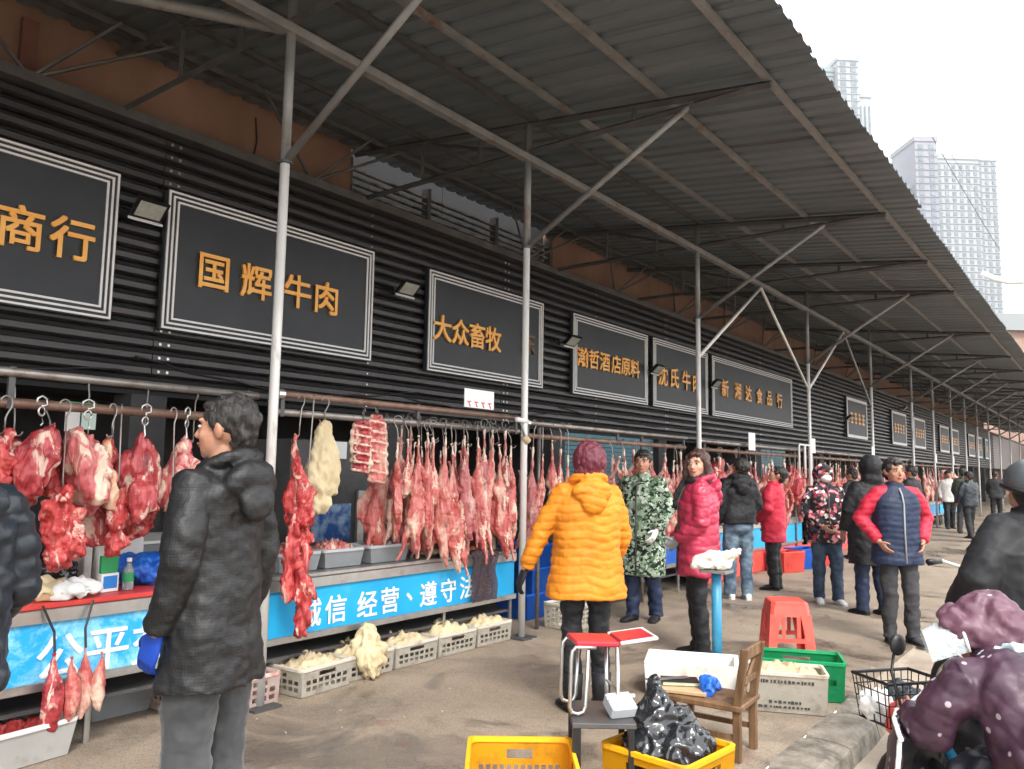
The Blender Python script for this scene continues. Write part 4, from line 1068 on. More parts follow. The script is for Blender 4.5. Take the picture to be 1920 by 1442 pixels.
# papers on the racks
e = empty('price_card', (-4.405, 5.31, 2.10), 0, 'white card with red strokes clipped to the brown pipe', 'card')
q = MB(); q.box((0, 0, 0.01), (0.006, 0.40, 0.16)); q.build('card', M_PAPER, e)
mr = mat('red_print', (0.55, 0.05, 0.06), None, rough=0.6)
for j in range(4):
    q = MB(); yy = -0.14 + j * 0.093
    q.box((0.0042, yy, -0.02), (0.002, 0.05, 0.010)); q.box((0.0042, yy + 0.005, -0.045), (0.002, 0.012, 0.042), (0.5, 0, 0)); q.build('red_stroke', mr, e)
e = empty('notice_sheet', (-4.62, 2.07, 1.74), 0, 'white and green notice hung behind the marbled beef', 'notice')
q = MB(); q.box((0, -0.042, 0), (0.004, 0.078, 0.13)); q.build('sheet', M_PAPER, e)
q = MB(); q.box((0.002, 0.045, 0.01), (0.004, 0.080, 0.12)); q.build('sheet', mat('paper_mint', (0.45, 0.68, 0.58), (0.62, 0.74, 0.70), 12, 0.7), e)
q = MB(); q.box((0.003, 0.0, 0.085), (0.004, 0.17, 0.03)); q.build('header_strip', MATS['card_green'], e)
q = MB(); q.tube([(0, 0, 0.08), (0.1, 0, 0.065), (0.14, 0, 0.065)], 0.003, 4); q.build('string', M_BLACKP, e)
for k, (yy, z) in enumerate(((11.6, 1.98), (14.6, 2.02), (19.0, 2.02), (26.7, 2.05), (29.9, 2.05))):
    q = MB(); q.box((0, 0, 0), (0.008, 0.26, 0.26)); o = q.build('price_card', M_PAPER, None, loc=(-4.33, yy, z)); tag(o, ORD[k] + ' small white card on the far pipe racks', 'card', 'white cards on the far racks')
# things in the dark behind the counters
e = empty('display_fridge', (-6.15, 5.0, 0), 0, 'dark glass fronted fridge with blue poster behind the counter', 'fridge')
q = MB(); q.bx((-0.3, -0.55, 0.0), (0.3, 0.55, 1.75)); q.build('cabinet', M_STEELD, e, bevel=0.01)
q = MB(); q.bx((0.302, -0.30, 0.82), (0.308, 0.16, 1.16)); q.build('poster', mat('poster_blue', (0.02, 0.10, 0.36), (0.35, 0.5, 0.68), 6, 0.4, lo=0.45, hi=0.6), e)
q = MB(); q.bx((0.302, 0.22, 0.75), (0.34, 0.30, 1.28)); q.build('door_post', M_CHROME, e)
q = MB(); q.bx((0.302, -0.12, 1.58), (0.31, 0.08, 1.74)); q.build('white_notice', M_PAPER, e)
box_thing('chest_freezer', (-6.2, 3.5, 0), 0, (0.7, 1.1, 0.9), mat('freezer_grey', (0.2, 0.21, 0.22), None, rough=0.5), 'grey chest freezer behind the beige sack', 'freezer', M_WHITEP)
box_thing('chest_freezer', (-6.2, 1.6, 0), 0, (0.7, 1.3, 1.0), MATS['freezer_grey'], 'grey chest freezer behind the hanging beef', 'freezer', M_WHITEP)
e = box_thing('orange_board', (-4.9, 16.9, 0), 0, (0.06, 1.1, 1.5), mat('orange_sheet', (0.85, 0.32, 0.02), None, rough=0.5), 'orange board standing beside the flowered jacket', 'board')

# ------------------------------------------------------------------ things on the pavement in front
crate(plan(0.065, 3.34), 0.6505 + 0.02, 0.44, 0.62, 0.33, M_CRATEY, 'empty yellow crate at the bottom of the picture', 'yellow crates', 0.92, 12, 4, 'yellow_crate', mz=0.10)
crate(plan(0.70, 3.57), 0.6505 - 0.76, 0.42, 0.40, 0.34, M_CRATEY, 'yellow crate holding the black plastic bag', 'yellow crates', 0.92, 8, 4, 'yellow_crate', mz=0.10)
mb = MB()
cb = plan(0.70, 3.57)
mb.ball((0, 0, 0.30), (0.20, 0.19, 0.16), 18, 12)
mb.ball((-0.02, 0.02, 0.42), (0.14, 0.12, 0.10), 16, 10)
mb.tube([(-0.03, 0.02, 0.44), (-0.05, 0.03, 0.54), (-0.055, 0.035, 0.615)], [0.11, 0.05, 0.012], 12)
me = remesh(mb, 'black_bag', 0.009, M_BAG, 2)
def crinkle(c, n):
    r = 1 - abs(noise.noise(V((c.x * 13 + c.z * 4, c.y * 13, c.z * 6 + 3))))
    r2 = 1 - abs(noise.noise(V((c.x * 26, c.y * 26 + c.z * 8, c.z * 16 + 9))))
    return 0.050 * (r - 0.75) + 0.024 * (r2 - 0.75)
displace(me, crinkle)
o = inst('black_plastic_bag', me, None, cb, (0, 0, 0.6505)); tag(o, 'shiny knotted black plastic bag stuffed in the yellow crate', 'bag')
# low black table carrying the stool
tb = empty('low_table', plan(0.41, 3.62), 0.6505, 'low black iron table beside the black bag', 'table')
q = MB(); q.box((0, 0, 0.44), (0.27, 0.34, 0.022)); q.build('table_top', M_STEELD, tb, bevel=0.003)
for sx in (-1, 1):
    for sy in (-1, 1):
        q = MB(); q.box((sx * 0.115, sy * 0.15, 0.215), (0.035 if sy < 0 and sx < 0 else 0.025, 0.03, 0.428)); q.build('leg', M_BLACKP, tb)
# folding stool
st = empty('folding_stool', plan(0.42, 3.66, 0.452), 0.6505 + 0.15, 'small folding stool with red seat and chrome legs on the low table', 'stool')
M_SEAT = mat('seat_red_vinyl', (0.36, 0.012, 0.03), (0.50, 0.03, 0.05), 5, 0.35)
q = MB(); q.box((-0.04, 0, 0.298), (0.20, 0.20, 0.022), (0, 0.03, 0)); q.build('seat', M_SEAT, st, bevel=0.006)
q = MB(); q.box((0.140, 0, 0.309), (0.155, 0.19, 0.022), (0, -0.12, 0)); q.build('seat_flap', M_SEAT, st, bevel=0.006)
q = MB(); q.tube([(0.058, -0.104, 0.302), (0.222, -0.104, 0.322), (0.224, 0.104, 0.322), (0.058, 0.104, 0.302)], 0.009, 8); q.build('flap_frame', M_WHITEP, st, True)
for sy in (-1, 1):
    q = MB(); y = sy * 0.095
    q.tube([(-0.05, y, 0.285), (-0.14, y, 0.288), (-0.155, y, 0.272), (-0.16, y, 0.24), (-0.165, y, 0.04), (-0.155, y, 0.016), (-0.13, y, 0.008), (-0.105, y, 0.016), (-0.095, y, 0.04), (-0.085, y, 0.275)], 0.0085, 8)
    q.build('leg_loop', M_CHROME, st, True)
    q = MB(); q.tube([(0.045, y, 0.285), (0.05, y, 0.02), (0.055, y, 0.008)], 0.0095, 8); q.build('leg', M_CHROME, st, True)
q = MB(); q.tube([(0.05, -0.095, 0.10), (0.05, 0.095, 0.10)], 0.007, 6); q.build('crossbar', M_CHROME, st, True)
sc_ = empty('kitchen_scale', plan(0.49, 3.56, 0.452), 0.6505 + 0.35, 'small grey plastic scale on the low table against the bag', 'scale')
q = MB(); q.box((0, 0, 0.045), (0.12, 0.10, 0.06), (0.5, 0, 0)); q.build('body', M_TRAY, sc_, bevel=0.008)
q = MB(); q.box((0, -0.005, 0.082), (0.135, 0.012, 0.012)); q.build('edge_strip', M_WHITEP, sc_)
q = MB(); q.box((0.02, -0.046, 0.05), (0.05, 0.006, 0.03), (0.5, 0, 0)); q.build('display', M_PAPER, sc_)
# low wooden chair
ch = empty('wooden_chair', (-1.86, 4.30, 0), PI / 2 + 0.05, 'low worn wooden chair beside the yellow crate', 'chair')
for sx in (-1, 1):
    q = MB(); x = sx * 0.13
    q.loft([[V((x + a * 0.018, -0.19 + b * 0.02 + dy, z)) for a, b in ((-1, -1), (1, -1), (1, 1), (-1, 1))] for z, dy in ((0, 0.0), (0.27, 0.0), (0.58, -0.05))]); q.build('back_post', M_WOOD, ch, bevel=0.003)
    q = MB(); q.loft([[V((x + a * 0.017, 0.17 + b * 0.017, z)) for a, b in ((-1, -1), (1, -1), (1, 1), (-1, 1))] for z in (0, 0.255)]); q.build('leg', M_WOOD, ch, bevel=0.003)
    q = MB(); q.box((x, -0.01, 0.12), (0.018, 0.34, 0.025)); q.build('stretcher', M_WOOD, ch)
q = MB(); q.box((0, -0.01, 0.272), (0.33, 0.42, 0.03)); q.build('seat', M_WOOD, ch, bevel=0.005)
q = MB(); q.box((0, -0.235, 0.55), (0.245, 0.02, 0.06)); q.build('back_rail', M_WOOD, ch, bevel=0.003)
q = MB(); q.box((0, -0.212, 0.40), (0.245, 0.016, 0.035)); q.build('back_rail', M_WOOD, ch, bevel=0.003)
q = MB(); q.tube([(-0.10, -0.20, 0.31), (0.0, -0.205, 0.40), (0.09, -0.215, 0.50)], 0.012, 6); q.build('back_slat', M_WOOD, ch)
q = MB(); q.box((0, 0.17, 0.15), (0.24, 0.016, 0.03)); q.build('stretcher', M_WOOD, ch)
bo = empty('chopping_board', (-2.00, 4.28, 0.289), PI / 2 + 0.25, 'pale board with a ledger lying on the wooden chair', 'board')
q = MB(); q.box((0, 0.02, 0.012), (0.24, 0.30, 0.022)); q.build('board', mat('pale_wood', (0.50, 0.33, 0.18), (0.62, 0.44, 0.27), 5, 0.6), bo, bevel=0.004)
q = MB(); q.box((0.03, 0.04, 0.033), (0.15, 0.2, 0.018), (0, 0.05, 0.3)); q.build('ledger', mat('ledger_green', (0.30, 0.42, 0.20), (0.62, 0.62, 0.5), 9, 0.6), bo)
q = MB(); q.box((0.03, 0.04, 0.044), (0.155, 0.205, 0.004), (0, 0.05, 0.3)); q.build('ledger_cover', M_BLACKP, bo)
q = MB(); q.box((-0.02, 0.1, 0.055), (0.035, 0.26, 0.006), (0, 0, 0.7)); q.build('knife_blade', M_CHROME, bo)
mb = MB(); mb.tube([(0, -0.10, 0.02), (0.0, -0.03, 0.05), (0.02, 0.05, 0.045), (0.05, 0.11, 0.02)], [0.03, 0.05, 0.045, 0.02], 10)
me = remesh(mb, 'blue_cloth', 0.009, M_BLUEP, 2); displace(me, lambda c, n: 0.025 * fbm(c, 14) + 0.008 * fbm(c, 34))
o = inst('blue_cloth', me, None, (-1.88, 4.31, 0.285), (0, 0, 0.4)); tag(o, 'crumpled bright blue cloth on the wooden chair seat', 'cloth')
# foam box, crates, stool, blue pole
fb = empty('foam_box', (-2.43, 5.30, 0), 0.6505 - 0.25, 'long white foam box behind the black bag', 'box')
q = MB(); q.loft([[V((x * a, y * b, z)) for x, y in ((-1, -1), (1, -1), (1, 1), (-1, 1))] for z, a, b in ((0, 0.30, 0.19), (0.22, 0.315, 0.205), (0.22, 0.28, 0.17), (0.05, 0.27, 0.16))]); q.build('body', M_FOAM, fb, bevel=0.004)
crate((-1.80, 5.33, 0), 0.42, 0.50, 0.30, 0.25, M_CRATEW, 'cream crate with black print standing before the green crate', None, 0.95, 0, 0, cat='crate', name='printed_crate')
pc = bpy.data.objects['printed_crate']
M_INK = mat('black_ink', (0.05, 0.05, 0.05), None, rough=0.7)
rd = random.Random(3)
for zz, a, b, hh in ((0.195, -0.19, 0.16, 0.022), (0.07, -0.10, 0.10, 0.020), (0.04, -0.17, 0.14, 0.018)):
    q = MB(); x = a
    while x < b:
        w = rd.uniform(0.008, 0.02); q.box((x, -0.1465 - 0.0075 * zz / 0.25, zz), (w, 0.002, hh * rd.uniform(0.5, 1))); x += w + rd.uniform(0.004, 0.012)
    o = q.build('print_line', M_INK, pc); o['kind'] = 'stuff'
o = heap('white_fat_heap', None, 0.44, 0.25, 0.21, 0.05, M_TRIPE, 77, 0.06, 12); o.location = pc.location; o.rotation_euler = pc.rotation_euler; tag(o, 'cream scraps heaped in the printed crate', 'scraps')
crate((-1.83, 5.72, 0), 0.40, 0.56, 0.36, 0.26, M_CRATEG, 'green plastic crate behind the printed cream crate', None, 0.95, 7, 3, name='green_crate')
rs = empty('plastic_stool', (-2.27, 6.80, 0), 0.55, 'red plastic stool on the open pavement', 'stool')
q = MB(); q.loft([[V((x * a, y * a, z)) for x, y in ((-1, -0.8), (-0.8, -1), (0.8, -1), (1, -0.8), (1, 0.8), (0.8, 1), (-0.8, 1), (-1, 0.8))] for z, a in ((0.425, 0.150), (0.455, 0.145), (0.465, 0.132), (0.462, 0.06))]); q.build('seat', M_REDP, rs)
q = MB(); q.loft([[V((x * a, y * a, z)) for x, y in ((-1, -0.85), (-0.85, -1), (0.85, -1), (1, -0.85), (1, 0.85), (0.85, 1), (-0.85, 1), (-1, 0.85))] for z, a in ((0.345, 0.160), (0.43, 0.150), (0.43, 0.144), (0.345, 0.154), (0.345, 0.160))], False); q.build('apron', M_REDP, rs)
for sx in (-1, 1):
    for sy in (-1, 1):
        q = MB()
        def cr(z, a, w, t=0.010):
            X, Y = sx * a, sy * a
            return [V((X, Y, z)), V((X - sx * w, Y, z)), V((X - sx * w, Y - sy * t, z)), V((X - sx * t, Y - sy * t, z)), V((X - sx * t, Y - sy * w, z)), V((X, Y - sy * w, z))]
        q.loft([cr(0, 0.195, 0.062), cr(0.02, 0.192, 0.062), cr(0.18, 0.178, 0.07), cr(0.36, 0.1625, 0.085)])
        q.build('leg', M_REDP, rs)
for ang in range(4):
    q = MB(); q.box((0, -0.176, 0.16), (0.24, 0.008, 0.035)); o = q.build('stretcher', M_REDP, rs); o.rotation_euler = (0, 0, ang * PI / 2)
    q = MB(); q.loft([[V((x, -0.172 + 0.04 * (z - 0.18), z)) for x in (-0.075, -0.045)] + [V((x, -0.166 + 0.04 * (z - 0.18), z)) for x in (-0.045, -0.075)] for z in (0.18, 0.345)]); o = q.build('rib', M_REDP, rs); o.rotation_euler = (0, 0, ang * PI / 2)
    q = MB(); q.loft([[V((x, -0.172 + 0.04 * (z - 0.18), z)) for x in (0.045, 0.075)] + [V((x, -0.166 + 0.04 * (z - 0.18), z)) for x in (0.075, 0.045)] for z in (0.18, 0.345)]); o = q.build('rib', M_REDP, rs); o.rotation_euler = (0, 0, ang * PI / 2)
bp_ = empty('blue_stand', (-2.38, 5.62, 0), 0, 'blue steel stand with a bag on top beside the foam box', 'stand')
M_BLUES = mat('stand_blue', (0.03, 0.20, 0.36), (0.05, 0.27, 0.44), 4, 0.4, dirt=(0.12, 0.12, 0.12), dscale=8, dlo=0.6, dhi=0.8)
q = MB(); q.tube([(0, 0, 0.02), (0, 0, 0.78)], 0.036, 12); q.build('pole', M_BLUES, bp_, True)
q = MB(); q.tube([(0, 0, 0.0), (0, 0, 0.14)], 0.026, 10); q.disc((0, 0, 0.012), 0.16, 0.024, 16); q.build('foot', M_STEEL, bp_)
q = MB(); q.box((0, 0, 0.79), (0.20, 0.16, 0.02)); q.build('top_plate', M_STEEL, bp_)
mb = MB(); mb.tube([(-0.16, -0.10, 0.03), (-0.09, -0.06, 0.04), (0.0, 0.0, 0.06), (0.07, 0.06, 0.09), (0.15, 0.12, 0.15)], [0.02, 0.055, 0.075, 0.05, 0.012], 12, flat=0.8)
mb.ball((0.0, 0.02, 0.035), (0.11, 0.10, 0.045))
me = remesh(mb, 'bag', 0.009, mat('bag_milky', (0.62, 0.60, 0.50), (0.74, 0.70, 0.62), 9, 0.35, dirt=(0.55, 0.35, 0.26), dscale=7, dlo=0.55, dhi=0.7), 2)
displace(me, lambda c, n: 0.03 * fbm(c, 11) + 0.01 * fbm(c, 30))
for v in me.vertices: v.co.z = max(v.co.z, 0.001)
o = inst('milky_bag', me, None, (-2.38, 5.62, 0.802)); tag(o, 'milky plastic bag slumped on top of the blue stand', 'bag')
for k, (x, yy, c_) in enumerate(((-4.2, 12.6, M_REDP), (-4.15, 13.3, M_BLUEP), (-4.1, 13.9, M_REDP), (-3.9, 20.5, M_WHITEP))):
    crate((x, yy, 0), 1.2, 0.5, 0.36, 0.32, c_, ORD[k] + ' coloured tub before the far counters', 'tubs before the far counters', 0.9, 0, 0, 'plastic_tub', cat='tub')

# small fittings on the posts
cl = empty('clamp_lamp', (-4.33, 5.84, 1.86), 0, 'white clamp lamp on the second post above the lamb', 'lamp')
q = MB(); q.tube([(0, -0.09, 0.10), (0, 0.08, 0.09)], 0.022, 10); q.build('lamp_head', M_PAPER, cl, True)
q = MB(); q.tube([(0, -0.03, 0.09), (0.01, 0.03, -0.05), (0, 0.06, -0.09)], 0.010, 8); q.build('arm', M_STEEL, cl, True)
q = MB(); q.tube([(0, 0.03, -0.05), (0.01, 0.075, -0.10)], [0.028, 0.04], 10); q.build('shade', M_SACK, cl, True)
for k, (yy, a) in enumerate(((14.05, 0.30), (14.38, 0.36))):
    q = MB(); q.tube([(0, 0, 1.45), (0, 0, 1.98), (0, 0.03, 2.02), (0, a - 0.03, 2.02), (0, a, 1.98), (0, a, 1.55)], 0.018, 8)
    o = q.build('pipe_frame', M_PAPER, None, True, loc=(-4.36, yy - 0.15, 0)); tag(o, ('bent white pipe frame nearer the black sweater', 'bent white pipe frame under the small card')[k], 'frame')
# loose cables on the slats
for k, (a, b, z, sag) in enumerate(((-0.5, 3.3, 2.30, 0.12), (3.4, 6.9, 2.42, 0.16), (6.4, 9.9, 2.36, 0.10), (9.9, 15.4, 2.45, 0.12))):
    q = MB(); pts = []
    for i in range(15):
        t = i / 14; pts.append((FX + 0.045, lerp(a, b, t), z - sag * 4 * t * (1 - t) + 0.012 * math.sin(i * 2.1)))
    q.tube(pts, 0.008, 5); o = q.build('wall_cable', M_BLACKP, None, True); tag(o, ORD[k] + ' loose black cable along the slats, from the picture edge', 'cable', 'loose cables on the facade')
# ------------------------------------------------------------------ people
def fabric(name, c, c2=None, rough=0.7, scale=5, bs=120, bump=0.25, spec=0.3, sheen=0.0):
    m = NT(name)
    col = m.ramp(m.noise(scale, 4, 0.6), [(0.35, c), (0.7, c2 or tuple(x * 1.25 for x in c))])
    m.color(col)
    wv = m.noise(bs, 2, 0.5); fl = m.noise(16, 4, 0.6, 0.6)
    m.bump(m.mix(0.5, wv, fl), bump, 0.006)
    if sheen: m.b.inputs['Sheen Weight'].default_value = sheen
    return m.set(rough, 0, spec)
def skin_mat(name, c):
    m = NT(name)
    m.color(m.ramp(m.noise(14, 4, 0.6), [(0.35, c), (0.7, (c[0] * 1.12, c[1] * 0.92, c[2] * 0.9))]))
    m.bump(m.noise(90, 3, 0.5), 0.12, 0.004)
    return m.set(0.5, 0, 0.4)
M_SKIN = skin_mat('skin_warm', (0.40, 0.215, 0.14))
M_SKINP = skin_mat('skin_pale', (0.50, 0.295, 0.205))
def hair_mat(name, c, c2):
    m = NT(name)
    q = m.noise(30, 5, 0.7, 0.4, (3.0, 3.0, 0.35))
    m.color(m.ramp(q, [(0.35, c), (0.65, c2)])); m.bump(q, 0.8, 0.010)
    return m.set(0.38, 0, 0.5)
M_HAIR = hair_mat('hair_black', (0.006, 0.005, 0.005), (0.025, 0.021, 0.02))
M_HAIRB = hair_mat('hair_brown', (0.025, 0.011, 0.008), (0.08, 0.035, 0.028))
M_HAIRR = hair_mat('hair_dark_red', (0.075, 0.008, 0.018), (0.16, 0.022, 0.04))
M_EYE = mat('eye_dark', (0.012, 0.008, 0.006), None, rough=0.2)
M_EYEW = mat('eye_white', (0.62, 0.60, 0.57), None, rough=0.3)
M_LIP = mat('lip', (0.42, 0.10, 0.09), None, rough=0.45)
F_BLK = fabric('cloth_black', (0.010, 0.010, 0.012), (0.018, 0.018, 0.021), 0.6)
F_DGR = fabric('cloth_dark_grey', (0.030, 0.030, 0.033), (0.046, 0.046, 0.05), 0.8)
F_GRT = fabric('trouser_grey', (0.032, 0.034, 0.037), (0.058, 0.06, 0.063), 0.8, sheen=0.2)
m = NT('coat_quilted_black')
tc = m.n('ShaderNodeTexCoord'); sp = m.n('ShaderNodeSeparateXYZ'); m.l(tc.outputs['Object'], sp.inputs[0])
def seam(axis, pitch):
    a = m.n('ShaderNodeMath', operation='MULTIPLY'); a.inputs[1].default_value = 1 / pitch; m.l(sp.outputs[axis], a.inputs[0])
    b = m.n('ShaderNodeMath', operation='PINGPONG'); b.inputs[1].default_value = 0.5; m.l(a.outputs[0], b.inputs[0])
    return b.outputs[0]
mn = m.n('ShaderNodeMath', operation='MINIMUM'); m.l(seam(2, 0.011), mn.inputs[0]); m.l(seam(1, 0.011), mn.inputs[1])
qh = m.ramp(mn.outputs[0], [(0.0, 0.0), (0.22, 1.0)])
m.color(m.mix(qh, (0.0065, 0.0065, 0.007), m.ramp(m.noise(6, 4), [(0.3, (0.0085, 0.0087, 0.0095)), (0.7, (0.013, 0.0133, 0.0145))])))
m.bump(m.mix(0.95, qh, m.noise(8, 6, 0.6, 1.2)), 0.45, 0.016)
F_COAT = m.set(0.52, 0, 0.45)
F_YEL = fabric('puffer_yellow', (0.56, 0.185, 0.012), (0.68, 0.245, 0.018), 0.6, 5, 160, 0.35, 0.3)
F_RED = fabric('puffer_red', (0.34, 0.018, 0.052), (0.48, 0.04, 0.085), 0.38, 4, 160, 0.2, 0.45)
F_RED2 = fabric('coat_red', (0.42, 0.016, 0.04), (0.52, 0.03, 0.06), 0.55)
F_NAVY = fabric('vest_navy', (0.010, 0.017, 0.042), (0.022, 0.034, 0.075), 0.55, 8)
F_NAVYP = fabric('puffer_navy', (0.010, 0.014, 0.020), (0.022, 0.029, 0.038), 0.4, 6, 160, 0.2, 0.45)
F_JEAN = fabric('denim', (0.045, 0.075, 0.12), (0.20, 0.27, 0.33), 0.85, 7)
F_JEAND = fabric('denim_dark', (0.020, 0.034, 0.060), (0.065, 0.095, 0.14), 0.85, 9)
F_OLV = fabric('coat_olive', (0.06, 0.07, 0.05), (0.10, 0.11, 0.085), 0.8)
m = NT('camouflage')
c0 = m.ramp(m.noise(13, 3, 0.5, 0.3), [(0.40, (0.075, 0.13, 0.075)), (0.47, (0.23, 0.30, 0.22))], 'CONSTANT')
c0 = m.mix(m.ramp(m.noise(19, 2, 0.5, 0.5, (1, 1, 1.3)), [(0.0, 0.0), (0.53, 1.0)], 'CONSTANT'), c0, (0.010, 0.016, 0.011))
m.color(m.mix(m.ramp(m.noise(24, 2, 0.5, 0.2), [(0.0, 0.0), (0.60, 1.0)], 'CONSTANT'), c0, (0.40, 0.46, 0.38))); m.bump(m.noise(18, 4), 0.3, 0.006)
F_CAMO = m.set(0.8, 0, 0.25)
m = NT('flowered_black')
vc = m.voro(26.0, 'F1', 'Color'); sp2 = m.n('ShaderNodeSeparateColor'); m.l(vc, sp2.inputs[0])
pt = m.ramp(sp2.outputs[0], [(0.0, (0.010, 0.008, 0.012)), (0.46, (0.30, 0.03, 0.05)), (0.66, (0.58, 0.24, 0.26)), (0.80, (0.72, 0.62, 0.56)), (0.90, (0.06, 0.05, 0.09))], 'CONSTANT')
m.color(m.mix(m.ramp(m.noise(7, 3), [(0.40, 0.0), (0.50, 1.0)]), (0.010, 0.009, 0.012), pt)); m.bump(m.noise(18, 4), 0.3, 0.006)
F_FLOR = m.set(0.7, 0, 0.3)
def dotted(name, c, c2, dot, sc=11.0, r=0.16):
    m = NT(name)
    d = m.voro(sc, rand=0.75)
    m.color(m.mix(m.ramp(d, [(r, 1.0), (r + 0.03, 0.0)]), m.ramp(m.noise(6, 4), [(0.3, c), (0.7, c2)]), dot))
    m.bump(m.noise(16, 4, 0.6, 0.5), 0.4, 0.008)
    return m.set(0.45, 0, 0.4)
F_CAPE = dotted('coat_plum_dots', (0.030, 0.012, 0.024), (0.070, 0.032, 0.054), (0.40, 0.33, 0.37), 15, 0.14)
F_CAPEIN = dotted('cape_lining_dots', (0.012, 0.012, 0.018), (0.022, 0.022, 0.03), (0.22, 0.22, 0.26), 13, 0.12)
F_HOOD = dotted('hood_pink_dots', (0.085, 0.034, 0.054), (0.16, 0.075, 0.105), (0.42, 0.35, 0.40), 15, 0.13)
F_GLOVE = fabric('glove_blue', (0.01, 0.05, 0.36), (0.02, 0.08, 0.46), 0.5)
F_GLOVW = fabric('glove_white', (0.55, 0.54, 0.52), (0.68, 0.67, 0.65), 0.8)
F_GLOVG = fabric('glove_grey', (0.24, 0.25, 0.25), (0.36, 0.37, 0.37), 0.8)
F_MASK = fabric('mask_white', (0.66, 0.67, 0.68), None, 0.8)

def hand(mb, w, d, s, curl=0.5, sc=1.0, fist=False):
    w = V(w); d = V(d).normalized()
    u = V((0, 0.8, 0.6)); u = (u - d * u.dot(d)).normalized()
    n = V((-s, 0, 0)); n = n - d * n.dot(d) - u * n.dot(u)
    n = n.normalized() if n.length > 0.05 else d.cross(u) * -s
    R = Matrix((u, d, n)).transposed()
    ring = lambda t, a, b: [w + d * t * sc + u * (a * math.cos(k * PI / 5) * sc) + n * (b * math.sin(k * PI / 5) * sc) for k in range(10)]
    mb.loft([ring(-0.03, 0.026, 0.021), ring(0.0, 0.028, 0.020), ring(0.03, 0.038, 0.017), ring(0.065, 0.042, 0.016), ring(0.092, 0.038, 0.013)])
    for k, L in enumerate((0.068, 0.077, 0.071, 0.056)):
        o = w + d * 0.085 * sc + u * ((0.029 - k * 0.0195) * sc)
        p = [o - d * 0.012 * sc, o]; dd = d.copy()
        a = curl * (1.0 + 0.12 * k)
        for seg, f in ((0.44, 0.55), (0.32, 0.8), (0.24, 0.7)):
            dd = (dd * math.cos(a * f) + n * math.sin(a * f)).normalized()
            p.append(p[-1] + dd * L * seg * sc)
        mb.tube(p, [0.0092 * sc, 0.0092 * sc, 0.0086 * sc, 0.0080 * sc, 0.0066 * sc], 7)
    o = w + d * 0.022 * sc + u * 0.030 * sc
    td = (d * 0.62 + u * 0.62 + n * 0.35).normalized(); td2 = (d * 0.85 + u * 0.2 + n * 0.45).normalized()
    mb.tube([o - td * 0.012 * sc, o + td * 0.022 * sc, o + td * 0.04 * sc + td2 * 0.008 * sc, o + td * 0.04 * sc + td2 * 0.036 * sc], [0.012 * sc, 0.0125 * sc, 0.0105 * sc, 0.008 * sc], 7)

def sell(hw, hd, z, yo=0.0, n=28, e=0.85, xo=0.0):
    r = []
    for k in range(n):
        c, s = math.cos(2 * PI * k / n), math.sin(2 * PI * k / n)
        r.append(V((xo + hw * math.copysign(abs(c) ** e, c), yo + hd * math.copysign(abs(s) ** e, s), z)))
    return r

ARM = {'hang': ((0.25, -0.03, 1.13), (0.245, 0.05, 0.885)), 'wide': ((0.33, -0.05, 1.14), (0.37, -0.01, 0.90)), 'pocket': ((0.32, -0.06, 1.15), (0.205, 0.085, 0.935)),
       'clasp': ((0.255, 0.02, 1.12), (0.085, 0.195, 0.955)), 'fwd': ((0.27, 0.04, 1.13), (0.25, 0.26, 1.02)), 'bent': ((0.26, 0.03, 1.13), (0.235, 0.15, 0.90)), 'chest': ((0.27, 0.03, 1.12), (0.12, 0.23, 1.14))}
TORSO = {'coat': [(0, 0.235, 0.175), (0.55, 0.225, 0.165), (0.80, 0.235, 0.165)], 'puffer': [(0, 0.225, 0.165), (0.45, 0.21, 0.155), (0.8, 0.225, 0.155)], 'slim': [(0, 0.19, 0.14), (0.5, 0.175, 0.125), (0.8, 0.20, 0.13)]}

